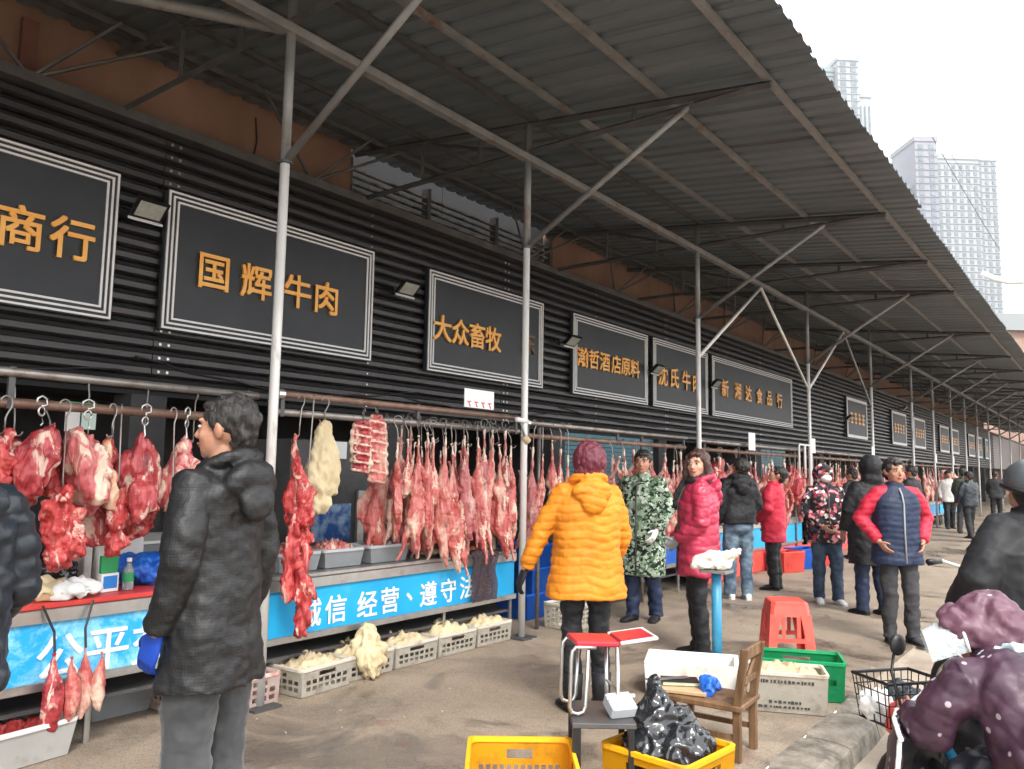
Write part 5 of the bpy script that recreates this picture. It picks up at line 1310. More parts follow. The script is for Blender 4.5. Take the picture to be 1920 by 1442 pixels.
def person(label, loc, face_to, H, top, legs_m, shoe_m=None, hair='short', hair_m=M_HAIR, skin=None, kind='coat', hem=0.65, arms=('hang', 'hang'), head=(0, 0), puff=None, hood=None,
           gloves=None, face=True, wrk=1.0, scarf=None, mask=False, step=(0.0, 0.0), fat=1.0, vx=0.0125, bv=0.0075, flare=1.0, vest=None, cuffs=None, leg_r=1.0, group=None, boots=False, lean=0.0, sleeve=1.0):
    skin = skin or M_SKIN; shoe_m = shoe_m or F_BLK
    fx, fy = face_to
    root = empty('person', loc, math.atan2(-fx, fy), label, 'person', group)
    S = H / 1.70
    root.scale = (S, S, S)
    seed = len(bpy.data.objects) % 97
    HM = Matrix.Translation((0, 0.0, 1.47)) @ Matrix.Rotation(head[0], 4, 'Z') @ Matrix.Rotation(-head[1], 4, 'X') @ Matrix.Scale(1.07, 4) @ Matrix.Translation((0, 0, -1.47))
    def moved(mb):
        mb.v = [tuple(HM @ V(p)) for p in mb.v]; return mb
    def merge(a, b):
        a.add(b.v, b.f); return a
    AP = {}
    for s, a in ((1, arms[0]), (-1, arms[1])):
        e, w = ARM[a] if isinstance(a, str) else a
        AP[s] = (V((0.185 * s, -0.005, 1.385)), V((e[0] * s, e[1], e[2])), V((w[0] * s, w[1], w[2])))
    # ---- body: head, neck, trunk, arms and hands in one skin
    hd = MB()
    hd.ball((0, -0.014, 1.612), (0.077, 0.096, 0.088), 20, 14)
    hd.ball((0, 0.026, 1.570), (0.064, 0.070, 0.092), 18, 12)
    hd.ball((0, 0.040, 1.522), (0.047, 0.050, 0.040), 14, 10)
    hd.ball((0, 0.058, 1.503), (0.024, 0.030, 0.020), 10, 8)
    for s in (-1, 1):
        hd.ball((0.036 * s, 0.058, 1.566), (0.026, 0.026, 0.026), 10, 8)
        hd.ball((0.030 * s, 0.076, 1.618), (0.026, 0.016, 0.010), 10, 6)
        hd.ball((0.079 * s, -0.010, 1.583), (0.010, 0.020, 0.031), 10, 8, rot=(0.15, 0.25 * s, 0.35 * s))
    hd.tube([(0, 0.088, 1.606), (0, 0.101, 1.585), (0, 0.112, 1.565), (0, 0.103, 1.557)], [0.007, 0.009, 0.0125, 0.008], 8)
    hd.ball((0, 0.094, 1.560), (0.017, 0.012, 0.008), 8, 6)
    hd.ball((0, 0.087, 1.533), (0.022, 0.012, 0.007), 8, 6)
    moved(hd)
    b = MB(); merge(b, hd)
    b.tube([(0, -0.01, 1.36), (0, -0.008, 1.43), HM @ V((0, -0.005, 1.47)), HM @ V((0, 0.0, 1.53))], [0.075, 0.058, 0.053, 0.055], 14)
    b.loft([sell(0.13, 0.09, 0.86), sell(0.125, 0.085, 1.0), sell(0.14, 0.09, 1.2), sell(0.15, 0.085, 1.34), sell(0.09, 0.06, 1.42)])
    for s in (1, -1):
        sh, el, wr = AP[s]
        b.tube([sh - V((s * 0.05, 0, 0)), sh, sh.lerp(el, 0.5), el, el.lerp(wr, 0.4), wr], [0.05, 0.05, 0.042, 0.037, 0.036, 0.027], 10)
        if not gloves or s not in gloves: hand(b, wr, wr - el, s, 0.55)
        b.tube([(0.088 * s, 0, 0.92), (0.094 * s, 0.012 + (step[0] if s > 0 else step[1]) * 0.5, 0.5), (0.10 * s, (step[0] if s > 0 else step[1]) - 0.01, 0.08)], [0.055, 0.038, 0.03], 10)
    me = remesh(b, 'body', bv, skin, 2, 0.4)
    inst('body', me, root)
    # ---- face
    if face:
        for s in (-1, 1):
            q = MB(); q.ball((0.030 * s, 0.0850, 1.597), (0.0125, 0.008, 0.0060), 10, 7); moved(q).build('eye', M_EYEW, root, True)
            q = MB(); q.ball((0.030 * s, 0.0915, 1.597), (0.0062, 0.003, 0.0058), 8, 6); moved(q).build('iris', M_EYE, root, True)
            q = MB(); q.tube([(0.014 * s, 0.0955, 1.6185), (0.030 * s, 0.0945, 1.6235), (0.046 * s, 0.082, 1.618)], [0.0032, 0.0040, 0.002], 6); moved(q).build('eyebrow', M_HAIR, root, True)
            q = MB(); q.tube([(0.017 * s, 0.0930, 1.6010), (0.030 * s, 0.0945, 1.6045), (0.044 * s, 0.0850, 1.6000)], 0.0016, 5); moved(q).build('eyelash', M_HAIR, root, True)
        if not mask:
            q = MB(); q.tube([(-0.024, 0.088, 1.5345), (-0.010, 0.0985, 1.5365), (0, 0.0995, 1.535), (0.010, 0.0985, 1.5365), (0.024, 0.088, 1.5345)], [0.002, 0.0045, 0.0048, 0.0045, 0.002], 6)
            q.tube([(-0.020, 0.089, 1.530), (0, 0.0975, 1.5265), (0.020, 0.089, 1.530)], [0.002, 0.0048, 0.002], 6); moved(q).build('lips', M_LIP, root, True)
    if mask:
        q = MB(); q.ball((0, 0.045, 1.541), (0.066, 0.080, 0.050), 16, 10); q.ball((0, 0.10, 1.56), (0.022, 0.022, 0.022)); moved(q)
        inst('face_mask', remesh(q, 'face_mask', 0.009, F_MASK, 2), root)
    # ---- hair
    hm = MB()
    if hair in ('short', 'long', 'bob', 'bun'):
        hm.ball((0, -0.024, 1.630), (0.087, 0.101, 0.090), 22, 16)
        hm.ball((0, -0.070, 1.580), (0.066, 0.046, 0.070), 14, 10)
        hm.ball((0, 0.045, 1.672), (0.058, 0.040, 0.026), 14, 8)
        for s in (-1, 1): hm.ball((0.070 * s, 0.012, 1.625), (0.016, 0.030, 0.035), 10, 8)
    if hair == 'bob':
        hm.ball((0, -0.03, 1.605), (0.105, 0.112, 0.118), 22, 16); hm.ball((0, -0.05, 1.53), (0.098, 0.080, 0.075), 18, 12)
    if hair == 'long':
        for s in (-1, 1):
            hm.tube([(0.055 * s, 0.02, 1.675), (0.088 * s, 0.02, 1.60), (0.095 * s, 0.01, 1.50), (0.10 * s, 0.0, 1.40)], [0.02, 0.028, 0.034, 0.024], 8)
        hm.tube([(0, -0.09, 1.64), (0, -0.10, 1.55), (0, -0.105, 1.45), (0, -0.11, 1.34)], [(0.05, 0.03), (0.09, 0.045), (0.105, 0.05), (0.08, 0.03)], 12, ref=(1, 0, 0))
    if hm.v:
        me = remesh(moved(hm), 'hair', 0.0085, hair_m, 2)
        displace(me, lambda c, n: 0.010 * fbm((c.x, c.y, c.z * 0.5), 34, (seed, 0, 0)) + 0.006 * fbm((c.x, c.y, c.z * 0.4), 80, (0, seed, 0)))
        inst('hair', me, root)
    # ---- jacket
    hl = hem * 1.70 / H
    prof = TORSO[kind]
    def zt(t): return lerp(hl, 1.43, t)
    j = MB(); slv = MB() if vest else j
    rings = [sell(prof[0][1] * fat * flare, prof[0][2] * fat * flare, zt(0.0)), sell(prof[0][1] * fat * lerp(flare, 1, 0.15), prof[0][2] * fat * lerp(flare, 1, 0.15), zt(0.06)), sell(prof[1][1] * fat, prof[1][2] * fat, zt(prof[1][0])), sell(prof[2][1] * fat, prof[2][2] * fat, zt(prof[2][0])),
             sell(prof[2][1] * 0.90, prof[2][2] * 0.86, 1.375, -0.008), sell(0.135, 0.095, 1.43, -0.012), sell(0.080, 0.078, 1.468, -0.008), sell(0.072, 0.075, 1.50, -0.006), sell(0.058, 0.06, 1.50, -0.006)]
    if lean:
        rings = [[V((p.x, p.y + lean * max(0, p.z - 0.9), p.z)) for p in r] for r in rings]
    j.loft(rings)
    for s in (1, -1):
        sh, el, wr = AP[s]
        cu = wr - (wr - el).normalized() * 0.015
        slv.tube([sh - V((s * 0.11, 0, -0.005)), sh - V((s * 0.02, 0, 0)), sh.lerp(el, 0.5), el, el.lerp(cu, 0.5), cu.lerp(el, 0.08), cu], [0.075 * sleeve, 0.088 * sleeve, 0.080 * sleeve, 0.073 * sleeve, 0.066 * sleeve, 0.058 * sleeve, 0.050], 14)
    if hood in ('down', 'big'):
        g_ = 1.25 if hood == 'big' else 1.0
        j.ball((0, -0.135 * g_, 1.405), (0.135 * g_, 0.062, 0.085 * g_), 18, 12, rot=(0.35, 0, 0))
        j.ball((0, -0.165 * g_, 1.345), (0.085 * g_, 0.040, 0.085 * g_), 14, 10)
        j.tube([(0.105 * math.cos(a) * g_, 0.095 * math.sin(a) - 0.03, 1.475 - 0.03 * math.sin(a)) for a in [2 * PI * k / 20 for k in range(21)]], 0.030 * g_, 9)
    if hood == 'up':
        q = MB()
        q.ball((0, -0.035, 1.605), (0.118, 0.128, 0.135), 20, 14); q.ball((0, -0.06, 1.49), (0.11, 0.09, 0.09), 16, 10)
        merge(j, moved(q))
    def wrinkles(c, n):
        arm = abs(c.x) > 0.20
        f = wrk * (0.014 * fbm((c.x * 1.0, c.y * 1.0, c.z * 1.2), 6, (seed, 1, 0)) + 0.004 * fbm((c.x, c.y, c.z * 1.5), 24, (0, seed, 0)))
        r = 1 - abs(noise.noise(V((c.x * 6 + seed, c.y * 6 + c.z * 3 * math.copysign(1, c.x), c.z * 9 + c.x * 5))))
        f += wrk * (0.014 if arm else 0.008) * (r - 0.75)
        if puff:
            p, A, yx = puff
            z = c.z + 0.02 * fbm((c.x, c.y, 0), 5, (seed, 0, 0)) + yx * abs(c.x)
            d_ = abs((z / p) % 1.0 - 0.5) * p               # distance from the stitched seam
            f += A * (0.75 * (abs(math.sin(PI * (z / p - 0.5))) ** 0.6) + 0.6 * (1 - math.exp(-(d_ / 0.007) ** 2)) - 1.0)
        return f
    me = remesh(j, 'jacket', vx, vest if vest else top, 3)
    displace(me, wrinkles)
    jo = inst('vest' if vest else 'jacket', me, root)
    if vest:
        slv.loft([sell(0.17, 0.11, hl + 0.1), sell(0.19, 0.125, zt(0.3)), sell(0.20, 0.13, zt(0.8)), sell(0.15, 0.1, 1.40)])
        me = remesh(slv, 'jacket', vx, top, 3); displace(me, wrinkles); inst('jacket', me, root)
    if scarf:
        q = MB(); q.tube([(0.088 * math.cos(a), 0.085 * math.sin(a) - 0.005, 1.475 - 0.02 * math.sin(a)) for a in [2 * PI * k / 20 for k in range(21)]], 0.034, 9); q.tube([(0.02, 0.10, 1.46), (0.03, 0.16, 1.36), (0.03, 0.185, 1.22)], [0.03, 0.045, 0.04], 9, flat=0.5)
        me = remesh(q, 'scarf', 0.010, scarf, 2); displace(me, lambda c, n: 0.012 * fbm(c, 24)); inst('scarf', me, root)
    if kind != 'slim' and face:                        # zip down the front
        q = MB(); yb = prof[0][2] * fat * flare
        pts = [(0, yb + 0.004, hl + 0.02), (0, prof[1][2] * fat + 0.006, zt(prof[1][0])), (0, prof[2][2] * fat + 0.006, zt(prof[2][0])), (0, prof[2][2] * 0.86, 1.375), (0, 0.085, 1.44)]
        q.tube(pts, 0.009, 6); q.build('zip', M_STEELD if not vest else F_GLOVG, jo, True)
    if gloves:
        for s, gm in gloves.items():
            sh, el, wr = AP[s]
            q = MB(); hand(q, wr, wr - el, s, 0.6, 1.12); inst('glove', remesh(q, 'glove', 0.0055, gm, 1), root)
    # ---- trousers, shoes
    t = MB()
    t.loft([sell(0.165, 0.125, 1.02), sell(0.172, 0.130, 0.92), sell(0.165, 0.125, 0.84), sell(0.10, 0.09, 0.78)])
    for s in (1, -1):
        st_ = step[0] if s > 0 else step[1]
        t.tube([(0.088 * s, 0, 0.92), (0.092 * s, 0.005 + st_ * 0.2, 0.74), (0.096 * s, 0.018 + st_ * 0.52, 0.47), (0.098 * s, 0.0 + st_ * 0.75, 0.28), (0.10 * s, -0.012 + st_, 0.10), (0.10 * s, -0.005 + st_, 0.045)], [0.098, 0.096 * leg_r, 0.080 * leg_r, 0.076 * leg_r, 0.070 * leg_r, 0.074 * leg_r], 14)
    me = remesh(t, 'trousers', vx, legs_m, 3)
    displace(me, lambda c, n: 0.012 * fbm((c.x, c.y, c.z * 1.6), 9, (seed, 3, 0)) + 0.011 * (1 - abs(noise.noise(V((c.x * 9 + seed, c.y * 9 + c.z * 3, c.z * 7 + c.x * 6)))) - 0.75))
    inst('trousers', me, root)
    for s in (1, -1):
        st_ = step[0] if s > 0 else step[1]
        e = MB(); rings = []
        for y, w, h, z in ((-0.085, 0.020, 0.035, 0.02), (-0.078, 0.034, 0.075, 0.012), (-0.04, 0.040, 0.095, 0.010), (0.02, 0.040, 0.085, 0.010), (0.08, 0.045, 0.058, 0.008), (0.13, 0.046, 0.046, 0.008), (0.165, 0.036, 0.036, 0.010), (0.182, 0.018, 0.022, 0.014)):
            rings.append([V((w * math.cos(a), y, z + (h - z) * (0.5 + 0.5 * math.sin(a)) if math.sin(a) > -0.75 else z)) for a in [2 * PI * k / 14 for k in range(14)]])
        e.loft(rings)
        if boots: e.tube([(0, -0.03, 0.03), (0, -0.035, 0.16), (0, -0.03, 0.24)], [0.055, 0.060, 0.066], 14)
        so = e.build('shoe', shoe_m, root, True, loc=(0.10 * s, st_, 0.0), rot=(0, 0, -0.16 * s))
        e = MB(); rings = [[V((x * w, y, z)) for x, z in ((-1, 0.0), (1, 0.0), (1.04, 0.02), (-1.04, 0.02))] for y, w in ((-0.088, 0.024), (-0.06, 0.038), (0.0, 0.036), (0.1, 0.046), (0.155, 0.042), (0.186, 0.02))]
        e.loft(rings); e.build('sole', M_BLACKP if shoe_m is not F_GLOVW else F_GLOVW, so)
    return root

def toward(a, b): return (b[0] - a[0], b[1] - a[1])
R2 = (RGT.normalized().x, RGT.normalized().y); A2 = (FWD.normalized().x, FWD.normalized().y)
def dirn(right, away): return (R2[0] * right + A2[0] * away, R2[1] * right + A2[1] * away)

person('man in long black quilted coat with hood, grey trousers, facing the beef', (-2.73, 1.76, 0), dirn(-0.97, 0.34), 1.74, F_COAT, F_GRT, F_BLK, hem=0.70, hood='down', arms=('hang', ((0.235, -0.04, 1.13), (0.225, 0.07, 0.88))), head=(0.22, -0.05),
       gloves={-1: F_GLOVE}, fat=0.80, vx=0.009, bv=0.0065, leg_r=1.1, flare=1.16, sleeve=0.92, wrk=0.95)
mc = [o for o in bpy.data.objects if o.get('label', '').startswith('man in long black quilted')][0]
mc.scale = (mc.scale.x * 0.95, mc.scale.y * 0.95, mc.scale.z)
person('person in navy puffer and jeans cut off by the picture edge', (-2.64, 0.80, 0), dirn(-0.8, 0.5), 1.68, F_NAVYP, F_JEAN, F_BLK, kind='puffer', hem=0.86, puff=(0.07, 0.005, 0), arms=('fwd', 'hang'), hood='down', vx=0.011, bv=0.009, wrk=1.2)
person('woman in bright yellow quilted jacket seen from behind, dark red hair', (-2.76, 4.44, 0), dirn(-0.18, 0.98), 1.66, F_YEL, F_BLK, F_BLK, 'bob', M_HAIRR, M_SKINP, 'puffer', 0.70, (('bent'), ((0.31, 0.02, 1.12), (0.40, 0.07, 0.88))), (0.1, -0.1), (0.056, 0.0045, 0), 'down', {1: F_BLK, -1: F_BLK}, False, boots=True, fat=1.04, flare=1.14, vx=0.0085, leg_r=0.85, wrk=0.8, sleeve=0.88)
person('man in knee length camouflage coat, looking toward the camera', (-3.92, 7.40, 0), dirn(-0.55, -0.83), 1.70, F_CAMO, F_NAVY, F_BLK, hem=0.46, skin=M_SKIN, arms=('hang', ((0.28, 0.0, 1.13), (0.22, 0.16, 0.92))), head=(0.25, 0), gloves={-1: F_GLOVW, 1: F_GLOVW}, step=(0.05, -0.08), flare=1.02)
person('smiling woman in shiny red puffer with dark scarf, head turned', (-2.83, 6.32, 0), dirn(-0.95, 0.05), 1.67, F_RED, F_BLK, F_BLK, 'long', M_HAIRB, M_SKINP, 'puffer', 0.66, ('clasp', 'clasp'), (1.0, 0), (0.085, 0.008, 0.25), 'down', {1: F_GLOVG, -1: F_GLOVG}, True, fat=1.06, flare=1.04, vx=0.0105, leg_r=0.85, scarf=F_BLK)
person('man in black sweater and faded jeans seen from behind', (-3.70, 9.42, 0), dirn(-0.1, 1.0), 1.68, F_BLK, F_JEAN, F_GLOVW, kind='slim', hem=0.90, arms=('clasp', 'hang'), head=(0.2, -0.45), face=False, hood='down', fat=1.15, step=(0, 0.06))
person('woman in long plain red coat beside the black sweater', (-3.66, 10.55, 0), dirn(-0.85, 0.5), 1.60, F_RED2, F_BLK, F_BLK, 'bun', M_HAIR, M_SKINP, 'puffer', 0.62, ('bent', 'clasp'), (0.2, -0.5), flare=1.0)
person('masked woman in black flowered jacket and dark jeans', (-2.83, 9.96, 0), dirn(-0.1, -1.0), 1.60, F_FLOR, F_JEAND, F_GLOVW, 'short', M_HAIR, M_SKINP, 'puffer', 0.70, ('clasp', 'clasp'), (0.1, -0.1), mask=True, hood='up', fat=1.05, step=(0.0, 0.12))
person('man in long black hooded coat seen from behind', (-2.20, 9.42, 0), dirn(-0.25, 0.97), 1.68, F_BLK, F_NAVY, F_BLK, hem=0.54, hair='none', hood='up', face=False, arms=('bent', 'bent'), fat=1.08, step=(-0.05, 0.05))
person('man in navy quilted vest over red sleeves, hands at pockets', (-1.66, 8.06, 0), dirn(0.02, -1.0), 1.64, F_RED2, F_DGR, F_DGR, 'short', M_HAIR, M_SKIN, 'puffer', 0.70, ('pocket', 'pocket'), (0.05, 0), (0.055, 0.005, 0), vest=F_NAVY, step=(0.02, 0.06), flare=1.04, wrk=0.7, leg_r=0.9)
person('person in dark grey padded coat and helmet at the picture edge', plan(2.55, 3.95, -0.11), dirn(-0.35, 0.95), 1.66, fabric('coat_charcoal', (0.010, 0.010, 0.012), (0.019, 0.019, 0.021), 0.6), F_BLK, F_BLK, 'none', None, M_SKIN, 'coat', 0.70, ('bent', ((0.36, 0.0, 1.16), (0.33, 0.15, 0.98))), (0.3, -0.25), None, 'up', None, False, fat=1.35, sleeve=1.25, wrk=0.8)
hp = [o for o in bpy.data.objects if o.get('label', '').startswith('person in dark grey padded')][0]
q = MB(); q.ball((0, -0.01, 1.63), (0.135, 0.155, 0.125), 24, 16); me = remesh(q, 'helmet', 0.012, mat('helmet_silver', (0.07, 0.078, 0.086), (0.14, 0.15, 0.16), 5, 0.35, 0.2, 0.6), 1)
for v in me.vertices: v.co.z = max(v.co.z, 1.57)
HMx = Matrix.Translation((0, 0, 1.47)) @ Matrix.Rotation(0.3, 4, 'Z') @ Matrix.Rotation(0.25, 4, 'X') @ Matrix.Translation((0, 0, -1.47))
o = inst('helmet', me, hp); o.matrix_local = HMx
q = MB(); q.tube([(0.128 * math.cos(a), -0.01 + 0.148 * math.sin(a), 1.585) for a in [2 * PI * k / 24 for k in range(25)]], 0.014, 8); ob = q.build('helmet_trim', M_BLACKP, hp, True); ob.matrix_local = HMx
# far shoppers
far_specs = [((-3.35, 24.6), (0.2, 1), 1.72, F_OLV, F_DGR), ((-3.0, 22.8), (-0.6, 0.5), 1.62, F_NAVYP, F_BLK), ((-4.0, 26.5), (0.5, -1), 1.66, F_GLOVW, F_BLK), ((-3.3, 17.5), (-1, 0.3), 1.68, F_BLK, F_JEAND), ((-2.5, 30.0), (0, -1), 1.68, F_RED2, F_DGR), ((-3.5, 33.0), (0, 1), 1.7, F_DGR, F_BLK), ((-3.9, 15.4), (-1, 0.2), 1.60, F_DGR, F_BLK)]
flab = ['far shopper in olive coat walking away mid aisle', 'far shopper in navy jacket leaning toward the far counter', 'far shopper in white top beside the far rack', 'far shopper in black turned to the orange board', 'far shopper in red near the aisle end', 'farthest shopper in grey at the aisle end', 'far shopper in dark grey behind the flowered jacket']
for sp_, fl in zip(far_specs, flab):
    person(fl, (sp_[0][0], sp_[0][1], 0), sp_[1], sp_[2], sp_[3], sp_[4], vx=0.02, bv=0.016, face=False, arms=('hang', 'bent'), step=(0.1, -0.1), hem=0.78, group='shoppers far down the aisle')

# ------------------------------------------------------------------ bicycles and the caped rider
def wheel(parent, c, r):
    w = empty('wheel', c); w.parent = parent
    q = MB(); q.tube([(0, r * math.cos(a), r * math.sin(a)) for a in [2 * PI * k / 28 for k in range(29)]], 0.022, 8); q.build('tyre', M_BLACKP, w, True)
    q = MB(); q.tube([(0, (r - 0.03) * math.cos(a), (r - 0.03) * math.sin(a)) for a in [2 * PI * k / 28 for k in range(29)]], 0.010, 6)
    q.build('rim', M_CHROME, w, True)
    q = MB()
    for k in range(12):
        a = PI * k / 6; q.tube([(0, 0, 0), (0, (r - 0.03) * math.cos(a), (r - 0.03) * math.sin(a))], 0.0016, 4)
    q.disc((0, 0, 0), 0.025, 0.09, 10, 'x'); q.build('spokes', M_CHROME, w)['kind'] = 'stuff'
def bicycle(loc, face_to, label, basket=True, hz=0.98):
    b = empty('bicycle', loc, math.atan2(-face_to[0], face_to[1]), label, 'bicycle')
    wheel(b, (0, 0.40, 0.24), 0.24); wheel(b, (0, -0.62, 0.24), 0.24)
    q = MB(); q.tube([(0.05, 0.40, 0.24), (0.05, 0.33, 0.52), (0, 0.31, 0.58), (0, 0.25, hz - 0.05)], 0.015, 8); q.tube([(-0.05, 0.40, 0.24), (-0.05, 0.33, 0.52), (0, 0.31, 0.58)], 0.012, 8); q.build('fork', M_STEELD, b, True)
    q = MB(); q.tube([(0, 0.30, 0.60), (0, 0.0, 0.30), (0, -0.2, 0.28), (0, -0.62, 0.24)], 0.02, 8); q.tube([(0, -0.2, 0.28), (0, -0.30, 0.62)], 0.016, 8); q.build('frame', M_BLUES, b, True)
    q = MB(); q.ball((0, -0.32, 0.65), (0.10, 0.14, 0.04)); q.build('saddle', M_BLACKP, b, True)
    q = MB(); q.tube([(-0.31, 0.16, hz), (-0.2, 0.2, hz), (-0.05, 0.25, hz - 0.04), (0.05, 0.25, hz - 0.04), (0.2, 0.2, hz), (0.31, 0.16, hz)], 0.012, 8); q.build('handlebar', M_CHROME, b, True)
    for s in (-1, 1):
        q = MB(); q.tube([(s * 0.21, 0.2, hz), (s * 0.32, 0.155, hz)], 0.017, 8); q.build('grip', M_BLACKP, b, True)
        q = MB(); q.tube([(s * 0.15, 0.235, hz - 0.01), (s * 0.28, 0.215, hz - 0.025)], 0.006, 6); q.build('brake_lever', M_BLACKP, b, True)
    if basket:
        k = empty('basket', (0, 0.50, 0.58)); k.parent = b; k.scale = (0.85, 0.9, 0.9)
        for zz in range(5):
            z = zz * 0.05; f = 0.86 + 0.14 * zz / 4
            q = MB(); q.tube([(0.17 * f, 0.12 * f, z), (-0.17 * f, 0.12 * f, z), (-0.17 * f, -0.12 * f, z), (0.17 * f, -0.12 * f, z), (0.17 * f, 0.12 * f, z)], 0.008 if zz == 4 else 0.003, 6); q.build('ring_wire', M_BLACKP, k)
        for x in [i * 0.0425 - 0.17 for i in range(9)]:
            for y in (-0.12, 0.12):
                q = MB(); q.tube([(x * 0.86, y * 0.86, 0), (x, y, 0.2)], 0.0028, 5); q.build('upright_wire', M_BLACKP, k)
        for y in [i * 0.048 - 0.096 for i in range(5)]:
            for x in (-0.17, 0.17):
                q = MB(); q.tube([(x * 0.86, y * 0.86, 0), (x, y, 0.2)], 0.0028, 5); q.build('upright_wire', M_BLACKP, k)
        q = MB(); q.box((0, 0, 0.0), (0.28, 0.2, 0.006)); q.build('basket_floor', M_BLACKP, k)
    return b
rp = plan(1.80, 3.02, -0.11)
rf = dirn(-0.26, 0.966)
bk = bicycle(rp, rf, 'bicycle with black wire basket under the hunched rider', True, 0.70)
RZr = math.atan2(-rf[0], rf[1])
TR_ = Matrix.Translation(rp) @ Matrix.Rotation(RZr, 4, 'Z')
for k, (x, y, z, s, m_, l) in enumerate(((-0.08, 0.52, 0.64, (0.08, 0.07, 0.07), M_PAPER, 'white plastic bag in the bicycle basket'), (0.05, 0.54, 0.65, (0.09, 0.07, 0.08), F_NAVYP, 'dark bag in the bicycle basket'), (-0.07, 0.42, 0.62, (0.06, 0.045, 0.06), M_REDP, 'red wrapped goods in the bicycle basket'))):
    q = MB(); q.ball((0, 0, 0), s, 14, 10); me = remesh(q, 'bag', 0.010, m_, 1); displace(me, lambda c, n: 0.035 * fbm(c, 12, (k * 5, 0, 0)) + 0.01 * fbm(c, 34))
    o = inst('shopping_bag', me, None, TR_ @ V((x, y, z)), (0, 0, RZr)); tag(o, l, 'bag')
rider = empty('person', rp, RZr, 'hunched rider in plum dotted padded coat with hood up, on the bicycle', 'person')
HR = Matrix.Translation((0.02, 0.0, 0.95)) @ Matrix.Rotation(0.95, 4, 'Z') @ Matrix.Rotation(-0.25, 4, 'X') @ Matrix.Translation((0, 0, -0.95))
def turned(mb): mb.v = [tuple(HR @ V(p)) for p in mb.v]; return mb
b = MB()                                               # body under the cape
h_ = MB(); h_.ball((0, 0.03, 1.03), (0.075, 0.09, 0.105), 16, 12); h_.ball((0, 0.075, 1.0), (0.055, 0.05, 0.07), 12, 10); h_.tube([(0, 0.115, 1.03), (0, 0.135, 1.0)], [0.009, 0.014], 8)
turned(h_); b.add(h_.v, h_.f)
b.tube([(0.01, 0.0, 1.0), (0, -0.05, 0.92), (0, -0.14, 0.82), (0, -0.24, 0.70), (0, -0.31, 0.58)], [0.05, 0.06, 0.08, 0.09, 0.09], 14)
for s in (-1, 1):
    b.tube([(0.10 * s, -0.08, 0.89), (0.18 * s, -0.05, 0.88), (0.245 * s, 0.0, 0.78), (0.27 * s, 0.04, 0.70), (0.25 * s, 0.12, 0.70), (0.225 * s, 0.16, 0.705)], [0.04, 0.04, 0.04, 0.034, 0.03, 0.026], 10)
    hand(b, (0.225 * s, 0.16, 0.71), (0.0, 0.09, 0.0), s, 1.1, 0.9)
    b.tube([(0.08 * s, -0.28, 0.58), (0.13 * s, 0.02, 0.56), (0.12 * s, -0.02, 0.34), (0.11 * s, 0.0, 0.16), (0.11 * s, 0.12, 0.14)], [0.06, 0.05, 0.045, 0.04, 0.035], 10)
inst('body', remesh(b, 'body', 0.009, M_SKIN, 2), rider)
q = MB()                                               # hood, pushed forward over the face
q.ball((0, 0.0, 1.055), (0.105, 0.120, 0.138), 20, 14); q.ball((0, -0.03, 0.95), (0.10, 0.09, 0.08), 16, 10); q.tube([(0, 0.02, 1.05), (0, 0.10, 1.06), (0, 0.135, 1.05)], [0.10, 0.098, 0.085], 16)
me = remesh(turned(q), 'hood', 0.009, F_HOOD, 2); displace(me, lambda c, n: 0.022 * fbm(c, 9, (4, 0, 0)) + 0.022 * (1 - abs(noise.noise(c * 13)) - 0.8) + 0.005 * fbm(c, 30)); inst('hood', me, rider)
q = MB(); rw = []
for i in range(11):
    a = PI * (-0.10 + 1.2 * i / 10)
    rw.append([V((0.098 * math.cos(a) * (1 - d_ * 1.2), 0.10 + d_, 1.035 + 0.098 * math.sin(a) * (1 - d_ * 1.5) - d_ * 0.2)) for d_ in (0.0, 0.04, 0.09, 0.13)])
q.loft(rw, False, 0, False)
mv = NT('visor_clear'); mv.color((0.70, 0.77, 0.79)); mv.b.inputs['Alpha'].default_value = 0.72; mv.bump(mv.noise(14, 5, 0.7, 0.6), 0.9, 0.02); mv.set(0.15, 0, 0.6)
turned(q).build('visor', mv.mat, rider, True)
q = MB(); q.tube([HR @ r[0] for r in rw], 0.006, 6); q.build('visor_trim', M_PAPER, rider, True)
q = MB()                                               # padded coat: bent back, raised arms, tails over the saddle
def tor(p): return [sell(hw, hd, 0.0, 0.0, 24, 0.9) for hw, hd in p]
def bent(y, z, hw, hd, tilt):
    R_ = Matrix.Rotation(tilt, 3, 'X')
    return [V((0, y, z)) + R_ @ p for p in sell(hw, hd, 0.0, 0.0, 24, 0.88)]
q.loft([bent(-0.36, 0.38, 0.26, 0.22, 0.0), bent(-0.35, 0.46, 0.25, 0.21, 0.0), bent(-0.29, 0.60, 0.225, 0.20, -0.30), bent(-0.20, 0.75, 0.215, 0.175, -0.5), bent(-0.12, 0.875, 0.215, 0.14, -0.7), bent(-0.06, 0.955, 0.145, 0.10, -0.6), bent(-0.01, 0.995, 0.09, 0.08, -0.4)])
for s in (-1, 1):
    q.tube([(0.10 * s, -0.08, 0.895), (0.18 * s, -0.05, 0.885), (0.245 * s, 0.0, 0.78), (0.27 * s, 0.04, 0.70), (0.25 * s, 0.12, 0.70), (0.225 * s, 0.17, 0.71)], [0.085, 0.092, 0.086, 0.080, 0.068, 0.056], 14)
me = remesh(q, 'padded_coat', 0.0095, F_CAPE, 3)
